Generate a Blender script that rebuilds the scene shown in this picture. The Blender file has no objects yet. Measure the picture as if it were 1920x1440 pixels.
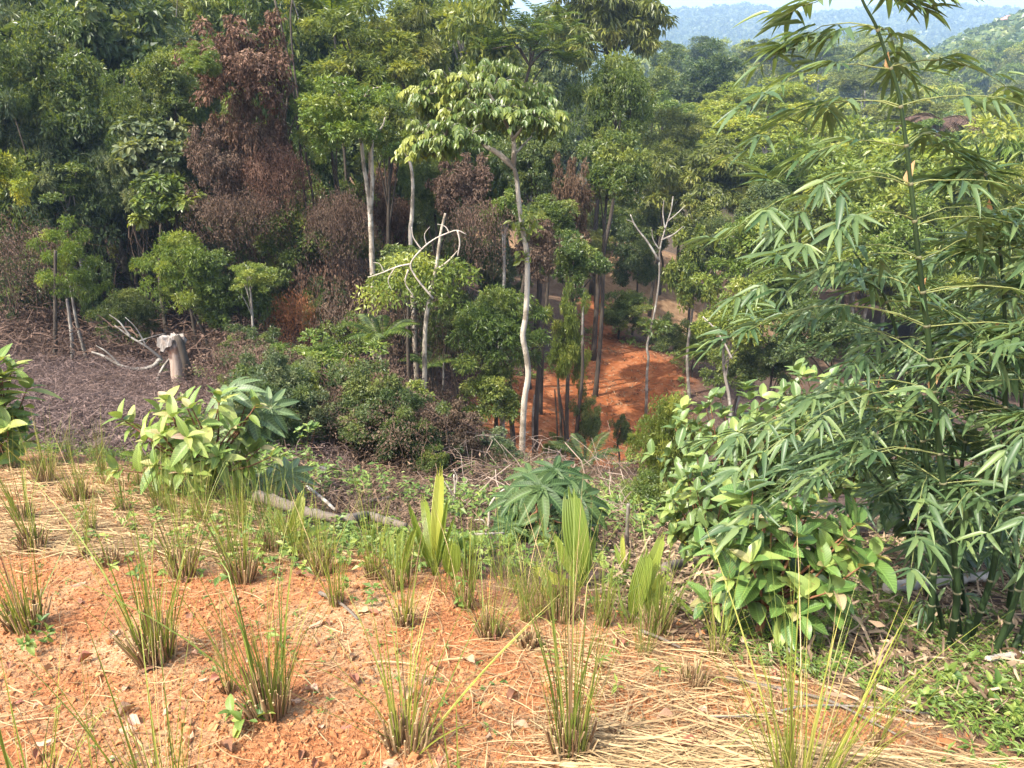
import bpy, math
import numpy as np
from mathutils import Matrix, Vector

# ---------------------------------------------------------------- camera, sky, sun, exposure
SC = bpy.context.scene
COL = SC.collection
F = 1450.0                       # focal length in pixels of the 1920 px wide frame
PITCH = math.radians(20.0)
CAM = np.array([0.0, 0.0, 1.6])
cd = bpy.data.cameras.new('camera')
cd.sensor_width = 36.0
cd.lens = 36.0 * F / 1920.0
cd.clip_start = 0.05
cd.clip_end = 9000.0
cam = bpy.data.objects.new('camera', cd)
COL.objects.link(cam)
cam.location = CAM
cam.rotation_euler = (math.radians(90) - PITCH, 0, 0)
SC.camera = cam

SUN_DIR = np.array([-0.46, -0.36, 0.81])
SUN_DIR = SUN_DIR / np.linalg.norm(SUN_DIR)
w = bpy.data.worlds.new('World')
SC.world = w
w.use_nodes = True
nt = w.node_tree
sky = nt.nodes.new('ShaderNodeTexSky')
sky.sky_type = 'NISHITA'
sky.sun_disc = False
sky.sun_elevation = math.asin(SUN_DIR[2])
sky.sun_rotation = math.atan2(SUN_DIR[0], SUN_DIR[1])
sky.air_density = 1.0
sky.dust_density = 4.0
sky.ozone_density = 0.6
bg = nt.nodes['Background']
bg.inputs['Strength'].default_value = 0.15
nt.links.new(sky.outputs[0], bg.inputs['Color'])

sl = bpy.data.lights.new('sun', 'SUN')
sl.energy = 2.6
sl.angle = math.radians(0.6)
sl.color = (1.0, 0.95, 0.86)
so = bpy.data.objects.new('sun', sl)
COL.objects.link(so)
so.rotation_euler = Vector(-SUN_DIR).to_track_quat('-Z', 'Y').to_euler()
so.location = (-30, -10, 60)

SC.view_settings.view_transform = 'Standard'
SC.view_settings.look = 'None'
SC.view_settings.exposure = 1.84
SC.view_settings.gamma = 1.0
SC.view_settings.use_curve_mapping = False
SC.render.engine = 'CYCLES'
SC.cycles.max_bounces = 6
SC.cycles.diffuse_bounces = 4
SC.cycles.glossy_bounces = 2
SC.cycles.transmission_bounces = 4
SC.cycles.transparent_max_bounces = 6
SC.cycles.volume_bounces = 0
SC.cycles.use_denoising = True
SC.cycles.denoising_prefilter = 'NONE'

# ---------------------------------------------------------------- small maths
RNG = np.random.default_rng(11)


def norm(a):
    a = np.asarray(a, float)
    return a / np.maximum(np.linalg.norm(a, axis=-1, keepdims=True), 1e-9)


def raydir(px, py):
    u = (px - 960.0) / F
    v = (720.0 - py) / F
    c, s = math.cos(PITCH), math.sin(PITCH)
    return np.array([u, c + v * s, -s + v * c])


def at(px, py, Y):
    """point seen at photo pixel (px, py) that stands Y metres ahead"""
    d = raydir(px, py)
    return CAM + d * (Y / d[1])


def depth(px, py, Y):
    return Y / raydir(px, py)[1]


def hash2(ix, iy, seed):
    h = (ix.astype(np.int64) * 374761393 + iy.astype(np.int64) * 668265263 + seed * 974711) & 0xffffffff
    h = ((h ^ (h >> 13)) * 1274126177) & 0xffffffff
    return ((h ^ (h >> 16)) & 0xffff) / 65535.0


def vnoise(x, y, seed=0):
    x = np.asarray(x, float)
    y = np.asarray(y, float)
    ix, iy = np.floor(x), np.floor(y)
    fx, fy = x - ix, y - iy
    fx = fx * fx * (3 - 2 * fx)
    fy = fy * fy * (3 - 2 * fy)
    a, b = hash2(ix, iy, seed), hash2(ix + 1, iy, seed)
    c, d = hash2(ix, iy + 1, seed), hash2(ix + 1, iy + 1, seed)
    return (a * (1 - fx) + b * fx) * (1 - fy) + (c * (1 - fx) + d * fx) * fy


def fbm(x, y, seed=0, oct=4):
    s, a, t = 0, 0.5, 0
    for k in range(oct):
        s = s + a * vnoise(x * 2 ** k, y * 2 ** k, seed + k)
        t += a
        a *= 0.5
    return s / t


def sstep(a, b, x):
    t = np.clip((x - a) / (b - a), 0, 1)
    return t * t * (3 - 2 * t)


# ---------------------------------------------------------------- terrain
ctl_px = [  # photo pixel and metres ahead of points on the ground
    (0, 1440, 1.88), (480, 1440, 1.88), (960, 1440, 1.88), (1440, 1440, 1.9), (1920, 1440, 2.0),
    (0, 1240, 2.54), (290, 1240, 2.54), (960, 1240, 2.54), (1400, 1240, 2.62), (1780, 1230, 2.95),
    (0, 1060, 3.5), (400, 1060, 3.5), (800, 1060, 3.52), (1200, 1170, 2.95), (1100, 1100, 3.35),
    (150, 930, 4.8), (0, 850, 6.3), (380, 905, 5.2), (260, 870, 5.9),
    (600, 990, 4.6), (600, 950, 6.2), (740, 945, 7.0), (1000, 1010, 5.0), (850, 900, 9.2), (980, 880, 13.0),
    (150, 770, 11.0), (100, 690, 16.5), (300, 700, 15.5), (420, 800, 10.5), (500, 740, 15.5), (560, 860, 9.0),
    (0, 690, 16.0), (-300, 700, 15.0), (-300, 900, 5.0),
    (740, 840, 17.0), (800, 830, 17.5), (650, 800, 16), (880, 800, 19.5), (560, 700, 21),
    (1130, 855, 21.5), (900, 790, 22.0), (1200, 710, 29.0), (1270, 720, 28.0), (1150, 640, 34.5), (1110, 570, 42.0),
    (1320, 680, 31.0), (1200, 505, 50.0), (1150, 450, 60.0), (1000, 560, 40), (1250, 470, 58.0),
    (100, 385, 45.0), (300, 405, 45.0), (600, 420, 45.0), (850, 480, 44), (100, 520, 28), (400, 560, 28),
    (0, 240, 70.0), (300, 260, 70), (600, 280, 70), (900, 330, 70),
    (0, 90, 105.0), (400, 100, 105), (800, 130, 110),
    (1650, 1105, 4.3), (1300, 1040, 5.2), (1500, 1040, 5.0), (1920, 1080, 4.6), (1250, 960, 8.5), (1600, 980, 7.0), (1950, 990, 6.6),
]
C3 = [at(*c) for c in ctl_px]
C3 += [np.array(p) for p in [
    (-6, 0, 0.15), (0, 0, 0.0), (6, 0, -0.35), (-6, -8, 1.2), (0, -8, 1.2), (6, -8, 1.0), (14, 0, -1.5), (-14, 0, 0.5),
    (9, 12, -7.0), (14, 20, -10.5), (22, 12, -8.0), (12, 28, -10.5), (24, 40, -13.0), (12, 45, -12.0), (40, 40, -14.0), (40, 20, -10),
    (10, 80, -13.0), (30, 80, -15.0), (60, 80, -15.0), (20, 130, -10.5), (60, 130, -11), (100, 130, -9), (0, 130, -2),
    (-30, 10, -1), (-60, 40, 0), (-80, 100, 8), (-30, 130, 7)]]
C3 = np.array(C3)
C3[:, 2] -= 0.0
_K = lambda r: np.sqrt(r * r + 0.8)
_A = _K(np.linalg.norm(C3[:, None, :2] - C3[None, :, :2], axis=-1))
_n = len(C3)
_M = np.zeros((_n + 3, _n + 3))
_M[:_n, :_n] = _A - 0.05 * np.eye(_n)
_M[:_n, _n] = 1
_M[:_n, _n + 1:] = C3[:, :2]
_M[_n:, :_n] = _M[:_n, _n:].T
_W = np.linalg.solve(_M, np.concatenate([C3[:, 2], [0, 0, 0]]))

# silhouette of the far hills as the photograph shows it (pixel column -> pixel row)
RX = np.array([-900, 300, 900, 1215, 1300, 1400, 1470, 1510, 1560, 1640, 1720, 1790, 1860, 1990, 2300, 2900])
RY = np.array([40, 30, 22, 24, 14, 8, 20, 27, 20, 14, 10, 6, 14, 20, 10, 30.0])
RIDGE = np.array([at(a, b + 9, 1700) for a, b in zip(RX, RY)])
M2 = np.array([at(a, b, 800) for a, b in [(-400, 150), (1000, 140), (1250, 130), (1380, 100), (1450, 80), (1530, 62), (1600, 76), (1700, 100), (1900, 120), (2400, 120)]])
H2 = np.array([at(a, b, 430) for a, b in [(1000, 170), (1500, 160), (1650, 128), (1700, 112), (1760, 92), (1800, 72), (1860, 48), (1920, 22), (2050, -30), (2400, -120)]])


def ground(x, y):
    x = np.asarray(x, float)
    y = np.asarray(y, float)
    shp = x.shape
    xf, yf = x.ravel(), y.ravel()
    xc, yc = np.clip(xf, -90, 110), np.clip(yf, -12, 140)
    z = np.zeros_like(xf)
    for s in range(0, len(xf), 20000):
        e = slice(s, s + 20000)
        r = np.hypot(xc[e, None] - C3[None, :, 0], yc[e, None] - C3[None, :, 1])
        z[e] = _K(r) @ _W[:_n] + _W[_n] + _W[_n + 1] * xc[e] + _W[_n + 2] * yc[e]
    # far land: valley floor climbing to the ridges
    base = -14 + 0.135 * np.clip(yf - 105, 0, 155) + 0.035 * np.clip(yf - 260, 0, 3000)
    far = base.copy()

    def ridge(P, Y, wf, wb):
        h = np.interp(xf * (Y / np.maximum(yf, 60.0)), P[:, 0], P[:, 2])
        d = yf - Y
        k = np.where(d < 0, np.exp(-(d / wf) ** 2), np.exp(-(d / wb) ** 2))
        return base + (h - base) * k

    far = np.maximum(far, ridge(H2, 430.0, 130.0, 160.0) - 9)
    far = np.maximum(far, ridge(M2, 800.0, 200.0, 200.0) - 9)
    far = np.maximum(far, ridge(RIDGE, 1700.0, 480.0, 1200.0) - 9)
    far = far + 10 * (fbm(xf / 90, yf / 90, 5) - 0.5) * sstep(200, 500, yf)
    k = sstep(100, 190, np.maximum(yf, np.abs(xf) * 1.0 + 20))
    z = z * (1 - k) + far * k
    z = z + 0.05 * (fbm(xf * 1.3, yf * 1.3, 3) - 0.5) + 0.35 * (fbm(xf * .25, yf * .25, 9) - 0.5) * sstep(6, 16, yf)
    return z.reshape(shp)


def gz(x, y):
    return float(ground(np.array([x]), np.array([y]))[0])


def hit(px, py, far=160):
    """first ground point on the ray through a photo pixel"""
    d = raydir(px, py)
    t = np.concatenate([np.linspace(0.8, 12, 900), np.linspace(12, far, 2000)])
    P = CAM[None] + d[None] * t[:, None]
    below = P[:, 2] < ground(P[:, 0], P[:, 1])
    i = int(np.argmax(below)) if below.any() else len(t) - 1
    p = P[i].copy()
    p[2] = gz(p[0], p[1])
    return p


# ---------------------------------------------------------------- materials
def new_mat(name):
    m = bpy.data.materials.new(name)
    m.use_nodes = True
    return m, m.node_tree, m.node_tree.nodes['Principled BSDF']


def N(t, kind, **kw):
    n = t.nodes.new(kind)
    for k, v in kw.items():
        setattr(n, k, v)
    return n


def ramp(t, fac, stops):
    n = N(t, 'ShaderNodeValToRGB')
    el = n.color_ramp.elements
    while len(el) < len(stops):
        el.new(0.5)
    for e, (p, c) in zip(el, stops):
        e.position = p
        e.color = (*c, 1)
    t.links.new(fac, n.inputs[0])
    return n.outputs[0]


def mixc(t, fac, a, b, mode='MIX'):
    n = N(t, 'ShaderNodeMix', data_type='RGBA', blend_type=mode)
    for s, v in ((n.inputs[0], fac), (n.inputs[6], a), (n.inputs[7], b)):
        if isinstance(v, bpy.types.NodeSocket):
            t.links.new(v, s)
        elif isinstance(v, (int, float)):
            s.default_value = v
        else:
            s.default_value = (*v, 1)
    return n.outputs[2]


def math_n(t, op, a, b=None, c=None):
    n = N(t, 'ShaderNodeMath', operation=op)
    for s, v in zip(n.inputs, (a, b, c)):
        if v is None:
            continue
        if isinstance(v, bpy.types.NodeSocket):
            t.links.new(v, s)
        else:
            s.default_value = v
    return n.outputs[0]


def noise(t, scale, detail=3, vec=None, rough=0.55):
    n = N(t, 'ShaderNodeTexNoise')
    n.inputs['Scale'].default_value = scale
    n.inputs['Detail'].default_value = detail
    n.inputs['Roughness'].default_value = rough
    if vec is not None:
        t.links.new(vec, n.inputs['Vector'])
    return n.outputs['Fac']


def attr(t, name):
    return N(t, 'ShaderNodeAttribute', attribute_name=name)


def leaf_mat(name, a, b, young, y_amt=0.35, rough=0.38, trans=0.38, spec=0.5, veins=0.0, back=None, vary=0.25, hue=0.497):
    """a..b: leaf to leaf colour range; young: colour of the newer sprigs"""
    m, t, p = new_mat(name)
    tint, tone = attr(t, 'tint').outputs['Fac'], attr(t, 'tone').outputs['Fac']
    c = mixc(t, tint, a, b)
    yf = math_n(t, 'MULTIPLY', math_n(t, 'SMOOTH_MIN', math_n(t, 'MAXIMUM', math_n(t, 'SUBTRACT', tone, 1 - y_amt), 0.0), 1.0, 0.1), 1.0 / max(y_amt, .01))
    c = mixc(t, yf, c, young)
    oi = N(t, 'ShaderNodeObjectInfo')
    hs = N(t, 'ShaderNodeHueSaturation')
    t.links.new(c, hs.inputs['Color'])
    t.links.new(math_n(t, 'MULTIPLY_ADD', oi.outputs['Random'], vary, 1 - vary / 2), hs.inputs['Value'])
    t.links.new(math_n(t, 'MULTIPLY_ADD', oi.outputs['Random'], -0.025, hue), hs.inputs['Hue'])
    c = hs.outputs[0]
    if veins:
        sx = N(t, 'ShaderNodeSeparateXYZ')
        t.links.new(attr(t, 'luv').outputs['Vector'], sx.inputs[0])
        ay = math_n(t, 'ABSOLUTE', sx.outputs[1])
        ph = math_n(t, 'MULTIPLY', math_n(t, 'SUBTRACT', sx.outputs[0], math_n(t, 'MULTIPLY', ay, 0.75)), 14.0)
        fr = math_n(t, 'ABSOLUTE', math_n(t, 'SUBTRACT', math_n(t, 'FRACT', ph), 0.5))
        line = math_n(t, 'LESS_THAN', fr, 0.09)
        mid = math_n(t, 'LESS_THAN', ay, 0.018)
        ln = math_n(t, 'MAXIMUM', line, mid)
        c = mixc(t, math_n(t, 'MULTIPLY', ln, veins), c, tuple(min(1, v * 2.0 + 0.03) for v in b))
    if veins:   # spots and browned patches that differ from leaf to leaf
        vo = N(t, 'ShaderNodeVectorMath', operation='ADD')
        t.links.new(attr(t, 'luv').outputs['Vector'], vo.inputs[0])
        cb = N(t, 'ShaderNodeCombineXYZ')
        for q_ in range(3):
            t.links.new(math_n(t, 'MULTIPLY', oi.outputs['Random'], 37.0 + 11 * q_), cb.inputs[q_])
        t.links.new(cb.outputs[0], vo.inputs[1])
        sp_ = ramp(t, noise(t, 5.0, 4, vo.outputs[0], .65), [(.62, (0, 0, 0)), (.70, (1, 1, 1))])
        c = mixc(t, math_n(t, 'MULTIPLY', sp_, .65), c, (.17, .11, .045))
    geo = N(t, 'ShaderNodeNewGeometry')
    if back is not None:
        c = mixc(t, math_n(t, 'MULTIPLY', geo.outputs['Backfacing'], 0.7), c, back)
    t.links.new(c, p.inputs['Base Color'])
    p.inputs['Roughness'].default_value = rough
    p.inputs['Specular IOR Level'].default_value = spec
    if trans > 0:
        tr = N(t, 'ShaderNodeBsdfTranslucent')
        tc = mixc(t, 1.0, c, (1.35, 1.25, 0.45), 'MULTIPLY')
        t.links.new(tc, tr.inputs['Color'])
        mx = N(t, 'ShaderNodeMixShader')
        mx.inputs[0].default_value = trans
        t.links.new(p.outputs[0], mx.inputs[1])
        t.links.new(tr.outputs[0], mx.inputs[2])
        t.links.new(mx.outputs[0], t.nodes['Material Output'].inputs['Surface'])
    return m


def bark_mat(name, a, b, scale=6.0, blotch=None, bump=0.3, rough=0.85, stretch=(1, 1, 0.25)):
    m, t, p = new_mat(name)
    tc = N(t, 'ShaderNodeTexCoord')
    mp = N(t, 'ShaderNodeMapping')
    mp.inputs['Scale'].default_value = stretch
    t.links.new(tc.outputs['Object'], mp.inputs[0])
    n1 = noise(t, scale, 6, mp.outputs[0], 0.65)
    c = ramp(t, n1, [(0.3, a), (0.68, b)])
    if blotch is not None:
        n2 = noise(t, scale * 0.6, 4, tc.outputs['Object'])
        c = mixc(t, ramp(t, n2, [(0.5, (0, 0, 0)), (0.6, (1, 1, 1))]), c, blotch)
    t.links.new(c, p.inputs['Base Color'])
    p.inputs['Roughness'].default_value = rough
    p.inputs['Specular IOR Level'].default_value = 0.2
    bp = N(t, 'ShaderNodeBump')
    bp.inputs['Strength'].default_value = bump
    bp.inputs['Distance'].default_value = 0.03
    t.links.new(noise(t, scale * 5, 4, mp.outputs[0]), bp.inputs['Height'])
    t.links.new(bp.outputs[0], p.inputs['Normal'])
    return m


def tint_mat(name, a, b, rough=0.85, trans=0.0):
    """dry stuff: colour runs from a to b from piece to piece"""
    m, t, p = new_mat(name)
    c = mixc(t, attr(t, 'tint').outputs['Fac'], a, b)
    t.links.new(c, p.inputs['Base Color'])
    p.inputs['Roughness'].default_value = rough
    p.inputs['Specular IOR Level'].default_value = 0.15
    if trans:
        tr = N(t, 'ShaderNodeBsdfTranslucent')
        t.links.new(c, tr.inputs['Color'])
        mx = N(t, 'ShaderNodeMixShader')
        mx.inputs[0].default_value = trans
        t.links.new(p.outputs[0], mx.inputs[1])
        t.links.new(tr.outputs[0], mx.inputs[2])
        t.links.new(mx.outputs[0], t.nodes['Material Output'].inputs['Surface'])
    return m


L = {
    'mid': leaf_mat('leaf_mid_green', (.052, .096, .021), (.145, .210, .043), (.22, .27, .055), .35),
    'dark': leaf_mat('leaf_dark_green', (.036, .070, .024), (.108, .158, .050), (.15, .20, .055), .3, rough=.40, spec=.4),
    'blue': leaf_mat('leaf_blue_green', (.044, .080, .036), (.130, .175, .080), (.18, .22, .095), .3, rough=.38, spec=.4),
    'olive': leaf_mat('leaf_olive', (.075, .110, .024), (.165, .205, .045), (.25, .28, .06), .35),
    'bright': leaf_mat('leaf_bright_green', (.075, .140, .022), (.165, .245, .042), (.25, .31, .06), .4),
    'yellow': leaf_mat('leaf_yellow_green', (.165, .240, .032), (.250, .320, .045), (.33, .36, .05), .4),
    'hero': leaf_mat('leaf_parasol', (.075, .135, .028), (.16, .22, .04), (.30, .33, .055), .42, back=(.13, .17, .09)),
    'dead': leaf_mat('leaf_dead_red_brown', (.075, .043, .030), (.180, .105, .070), (.25, .16, .11), .3, rough=.8, trans=.12, spec=.1, hue=.515),
    'deadtan': leaf_mat('leaf_dead_grey_brown', (.075, .050, .036), (.150, .100, .070), (.20, .145, .10), .3, rough=.85, trans=.12, spec=.1, hue=.515),
    'rust': leaf_mat('leaf_dead_rust', (.20, .085, .035), (.31, .14, .06), (.36, .19, .09), .3, rough=.8, trans=.15, spec=.1, hue=.515),
}
BARK = {
    'grey': bark_mat('bark_grey', (.12, .10, .08), (.27, .24, .20), 5, (.34, .32, .27)),
    'white': bark_mat('bark_pale', (.28, .235, .175), (.52, .455, .36), 7, (.20, .165, .12), bump=.4),
    'dark': bark_mat('bark_dark', (.035, .028, .022), (.10, .08, .06), 6),
    'bleached': bark_mat('bark_bleached', (.30, .25, .20), (.56, .49, .40), 8, bump=.3),
    'log': bark_mat('bark_log', (.085, .068, .052), (.22, .185, .145), 7, (.15, .12, .09), bump=.6),
    'stem': bark_mat('stem_red_brown', (.13, .06, .03), (.24, .12, .06), 14),
}
# ---------------------------------------------------------------- mesh builder
class MB:
    def __init__(s):
        s.v, s.f, s.m, s.tint, s.tone, s.luv, s.n = [], [], [], [], [], [], 0

    def add(s, V, Fs, tint=0.5, tone=0.3, luv=None, m=0):
        V = np.asarray(V, float).reshape(-1, 3)
        k = len(V)
        s.v.append(V)
        for f in (Fs if isinstance(Fs, list) else [Fs]):
            f = np.asarray(f, np.int64)
            if len(f):
                s.f.append(f + s.n)
                s.m.append(np.full(len(f), m, np.int32))
        s.tint.append(np.broadcast_to(np.asarray(tint, float), (k,)))
        s.tone.append(np.broadcast_to(np.asarray(tone, float), (k,)))
        s.luv.append(np.zeros((k, 3)) if luv is None else np.asarray(luv, float))
        s.n += k
        return s

    def inst(s, T, P, X, U, S, tint, tone, m=0, sy=1.0):
        """copies of template T=(verts, faces, luv) at P, running along X, facing U, scaled by S"""
        TV, TF, TL = T
        P, X, U = np.asarray(P, float), norm(X), np.asarray(U, float)
        n, k = len(P), len(TV)
        if n == 0:
            return s
        Yv = norm(np.cross(U, X))
        Z = np.cross(X, Yv)
        S = np.broadcast_to(np.asarray(S, float), (n,))
        SY = np.broadcast_to(np.asarray(sy, float), (n,))
        V = (TV[None, :, 0:1] * X[:, None] + TV[None, :, 1:2] * Yv[:, None] * SY[:, None, None] + TV[None, :, 2:3] * Z[:, None]) * S[:, None, None] + P[:, None]
        fs = [(f[None] + (np.arange(n) * k)[:, None, None]).reshape(-1, f.shape[1]) for f in TF]
        s.add(V.reshape(-1, 3), fs, np.repeat(np.broadcast_to(tint, (n,)), k), np.repeat(np.broadcast_to(tone, (n,)), k),
              np.tile(TL, (n, 1)), m)
        return s

    def tube(s, P, R, sides=8, m=0, tint=0.5, tone=0.3, cap=True, wob=0.0, seed=0):
        P = np.asarray(P, float)
        n = len(P)
        R = np.broadcast_to(np.asarray(R, float), (n,))
        T = np.gradient(P, axis=0)
        T = norm(T)
        ref = np.array([0.0, 0, 1]) if abs(T[0, 2]) < 0.9 else np.array([1.0, 0, 0])
        A = np.zeros((n, 3))
        a = norm(np.cross(T[0], ref))
        for i in range(n):
            a = norm(a - T[i] * np.dot(a, T[i]))
            A[i] = a
        B = np.cross(T, A)
        th = np.arange(sides) * 2 * np.pi / sides
        rr = R[:, None] * np.ones((n, sides))
        if wob:
            g = np.random.default_rng(seed)
            rr = rr * (1 + wob * (g.random((n, sides)) - 0.5) + wob * 0.8 * (g.random((1, sides)) - 0.5))
        V = P[:, None] + rr[..., None] * (np.cos(th)[None, :, None] * A[:, None] + np.sin(th)[None, :, None] * B[:, None])
        i, j = np.meshgrid(np.arange(n - 1), np.arange(sides), indexing='ij')
        i, j = i.ravel(), j.ravel()
        j2 = (j + 1) % sides
        q = np.stack([i * sides + j, i * sides + j2, (i + 1) * sides + j2, (i + 1) * sides + j], 1)
        fs = [q]
        V = V.reshape(-1, 3)
        if cap:
            V = np.concatenate([V, P[:1], P[-1:]])
            c0, c1 = n * sides, n * sides + 1
            jj = np.arange(sides)
            fs.append(np.stack([np.full(sides, c0), (jj + 1) % sides, jj], 1))
            fs.append(np.stack([np.full(sides, c1), (n - 1) * sides + jj, (n - 1) * sides + (jj + 1) % sides], 1))
        s.add(V, fs, tint, tone, None, m)
        return s

    def mesh(s, name, mats, smooth=False):
        me = bpy.data.meshes.new(name)
        V = np.concatenate(s.v)
        me.vertices.add(len(V))
        me.vertices.foreach_set('co', V.astype(np.float32).ravel())
        nl = sum(f.size for f in s.f)
        nf = sum(len(f) for f in s.f)
        me.loops.add(nl)
        me.polygons.add(nf)
        me.loops.foreach_set('vertex_index', np.concatenate([f.ravel() for f in s.f]).astype(np.int32))
        tot = np.concatenate([np.full(len(f), f.shape[1], np.int32) for f in s.f])
        st = np.concatenate([[0], np.cumsum(tot)[:-1]]).astype(np.int32)
        me.polygons.foreach_set('loop_start', st)
        me.polygons.foreach_set('material_index', np.concatenate(s.m))
        me.polygons.foreach_set('use_smooth', np.full(nf, smooth, bool))
        for nm, arr in (('tint', s.tint), ('tone', s.tone)):
            a = me.attributes.new(nm, 'FLOAT', 'POINT')
            a.data.foreach_set('value', np.concatenate(arr).astype(np.float32))
        lu = np.concatenate(s.luv)
        if np.any(lu):
            a = me.attributes.new('luv', 'FLOAT_VECTOR', 'POINT')
            a.data.foreach_set('vector', lu.astype(np.float32).ravel())
        for m in (mats if isinstance(mats, (list, tuple)) else [mats]):
            me.materials.append(m)
        me.update(calc_edges=True)
        return me


def obj(name, me, parent=None, loc=None, mat=None):
    o = bpy.data.objects.new(name, me)
    COL.objects.link(o)
    if parent is not None:
        o.parent = parent
    if loc is not None:
        o.location = loc
    if mat is not None:
        o.material_slots[0].link = 'OBJECT'
        o.material_slots[0].material = mat
    return o


def tag(o, label=None, cat=None, group=None, kind=None):
    if label:
        o['label'] = label
    if cat:
        o['category'] = cat
    if group:
        o['group'] = group
    if kind:
        o['kind'] = kind
    return o


def thing(name, label, cat, loc, group=None):
    o = bpy.data.objects.new(name, None)
    o.empty_display_size = 0.1
    COL.objects.link(o)
    o.location = loc
    return tag(o, label, cat, group)


def frame(X, U):
    X = norm(X)
    Y = norm(np.cross(U, X))
    return X, Y, np.cross(X, Y)


def place(o, P, X, U, S, sy=1.0):
    X, Y, Z = frame(X, U)
    M = np.eye(4)
    M[:3, 0], M[:3, 1], M[:3, 2], M[:3, 3] = X * S, Y * S * sy, Z * S, P
    o.matrix_basis = Matrix(M.tolist())
    return o


def spline(P, n):
    """smooth curve through control points"""
    P = np.asarray(P, float)
    Q = np.concatenate([[2 * P[0] - P[1]], P, [2 * P[-1] - P[-2]]])
    out = []
    seg = len(P) - 1
    for t in np.linspace(0, seg, n):
        i = min(int(t), seg - 1)
        u = t - i
        a, b, c, d = Q[i:i + 4]
        out.append(0.5 * (2 * b + (c - a) * u + (2 * a - 5 * b + 4 * c - d) * u * u + (3 * b - a - 3 * c + d) * u ** 3))
    return np.array(out)


# ---------------------------------------------------------------- leaf shapes (length 1 along x, tip at x=1)
def leaf_grid(nl, nw, prof, fold=0.12, droop=0.15, pleat=0.0, npleat=10, skew=0.6, tip_cut=0.0, pexp=2.0, wave=0.0, long_pleat=0):
    """prof(t): half width along the leaf"""
    t = np.linspace(0, 1, nl + 1)
    s = np.linspace(-1, 1, nw + 1)
    V, LU = [], []
    for i, ti in enumerate(t):
        hw = prof(ti)
        for sj in s:
            x = ti
            y = sj * hw
            if tip_cut and i == nl:
                x += tip_cut * (0.5 * math.sin(9 * sj) - 0.5 * abs(sj))
            z = fold * abs(y) * 2 - droop * ti ** pexp
            if pleat:
                z += pleat * math.cos(2 * math.pi * npleat * (x - 0.6 * abs(y))) * min(1, 3 * hw) * abs(sj) ** .5
            if long_pleat:
                z += 0.0042 * (1 if int(round((sj + 1) * nw / 2)) % 2 else -1) * min(1, hw * 8)
            if wave:
                z += wave * math.sin(9 * ti + 2 * np.sign(sj)) * sj * sj
            V.append((x, y, z))
            LU.append((ti, y, 0))
    q = []
    for i in range(nl):
        for j in range(nw):
            a = i * (nw + 1) + j
            q.append((a, a + nw + 1, a + nw + 2, a + 1))
    return np.array(V), [np.array(q)], np.array(LU)


def poly_leaf(wd, fold=0.25, droop=0.12):
    V = np.array([(0, 0, 0), (.42, wd / 2, fold * wd / 2), (1, 0, -droop), (.42, -wd / 2, fold * wd / 2)])
    return V, [np.array([(0, 2, 1), (0, 3, 2)])], np.array([(0, 0, 0), (.42, wd / 2, 0), (1, 0, 0), (.42, -wd / 2, 0)])


T_LEAF = poly_leaf(.40)
T_LANCE = poly_leaf(.26, .3, .2)
T_WIDE = poly_leaf(.55, .25, .2)
ell = lambda wd, p=0.9: (lambda t: wd / 2 * max(math.sin(math.pi * min(1, max(0, t)) ** p), 0) ** 0.8 + 0.002)
T_RIB = leaf_grid(22, 6, lambda t: .25 * max(math.sin(math.pi * t ** 0.85), 0) ** .75 * (1 - .25 * t) + .003, .15, .28, .012, 11)
T_OVAL = leaf_grid(7, 2, lambda t: .23 * max(math.sin(math.pi * t ** 0.9), 0) ** .8 + .003, .22, .22, .006, 5, wave=.02)
T_BAMBOO = leaf_grid(7, 2, lambda t: .062 * min(1, (t + .02) * 6) * (1 - t ** 2.6) + .001, .45, .16)
T_PALM = leaf_grid(12, 18, lambda t: .105 * max(math.sin(math.pi * (0.06 + .80 * t) ** .8), 0) ** .8 + .004, .25, .10, long_pleat=1, tip_cut=.13)
T_PALMW = leaf_grid(12, 18, lambda t: .16 * max(math.sin(math.pi * (0.05 + .78 * t) ** .9), 0) ** .8 + .004, .15, .28, long_pleat=1, tip_cut=.16)


def palmate(nl=9, seed=0):
    """hand-shaped leaf: lobes round a centre, stalk joint at the origin, faces +z"""
    g = np.random.default_rng(seed)
    mb = MB()
    lob = leaf_grid(8, 4, lambda t: .14 * max(math.sin(math.pi * (.12 + .88 * t) ** .8), 0) ** .7 * (0.75 + .5 * t) + .004, .3, .45, .012, 7)
    for k in range(nl):
        a = -2.55 + 5.1 * k / (nl - 1)
        l = 1.0 - 0.30 * abs(a) / 2.55 + g.uniform(-.06, .06)
        X = np.array([[math.cos(a), math.sin(a), 0.12]])
        mb.inst(lob, [(0, 0, 0)], X, [(0, 0, 1)], l, g.random(), .3)
    return mb


def frond(nl, ln_leaf, seed=0, lw=None):
    """pinnate frond of unit length along x, arching down"""
    g = np.random.default_rng(seed)
    t = np.linspace(.08, 1, nl)
    mb = MB()
    P = np.stack([t, 0 * t, .28 * np.sin(t * 2.0) - .30 * t ** 2], 1)
    R = np.stack([np.linspace(0, 1, 9), np.zeros(9), .28 * np.sin(np.linspace(0, 1, 9) * 2) - .3 * np.linspace(0, 1, 9) ** 2], 1)
    mb.tube(R, np.linspace(.012, .003, 9), 3, tint=.2)
    for sg in (-1, 1):
        d = np.stack([np.full(nl, .45), np.full(nl, sg * 1.0), -.12 - .25 * t + .1 * g.random(nl)], 1)
        S = ln_leaf * np.clip(np.sin(np.pi * (.12 + .84 * t)), .15, 1) ** .7
        mb.inst(lw or T_LANCE, P, d, np.tile([[0, 0, 1.0]], (nl, 1)), S, g.random(nl), .3)
    return mb


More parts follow.
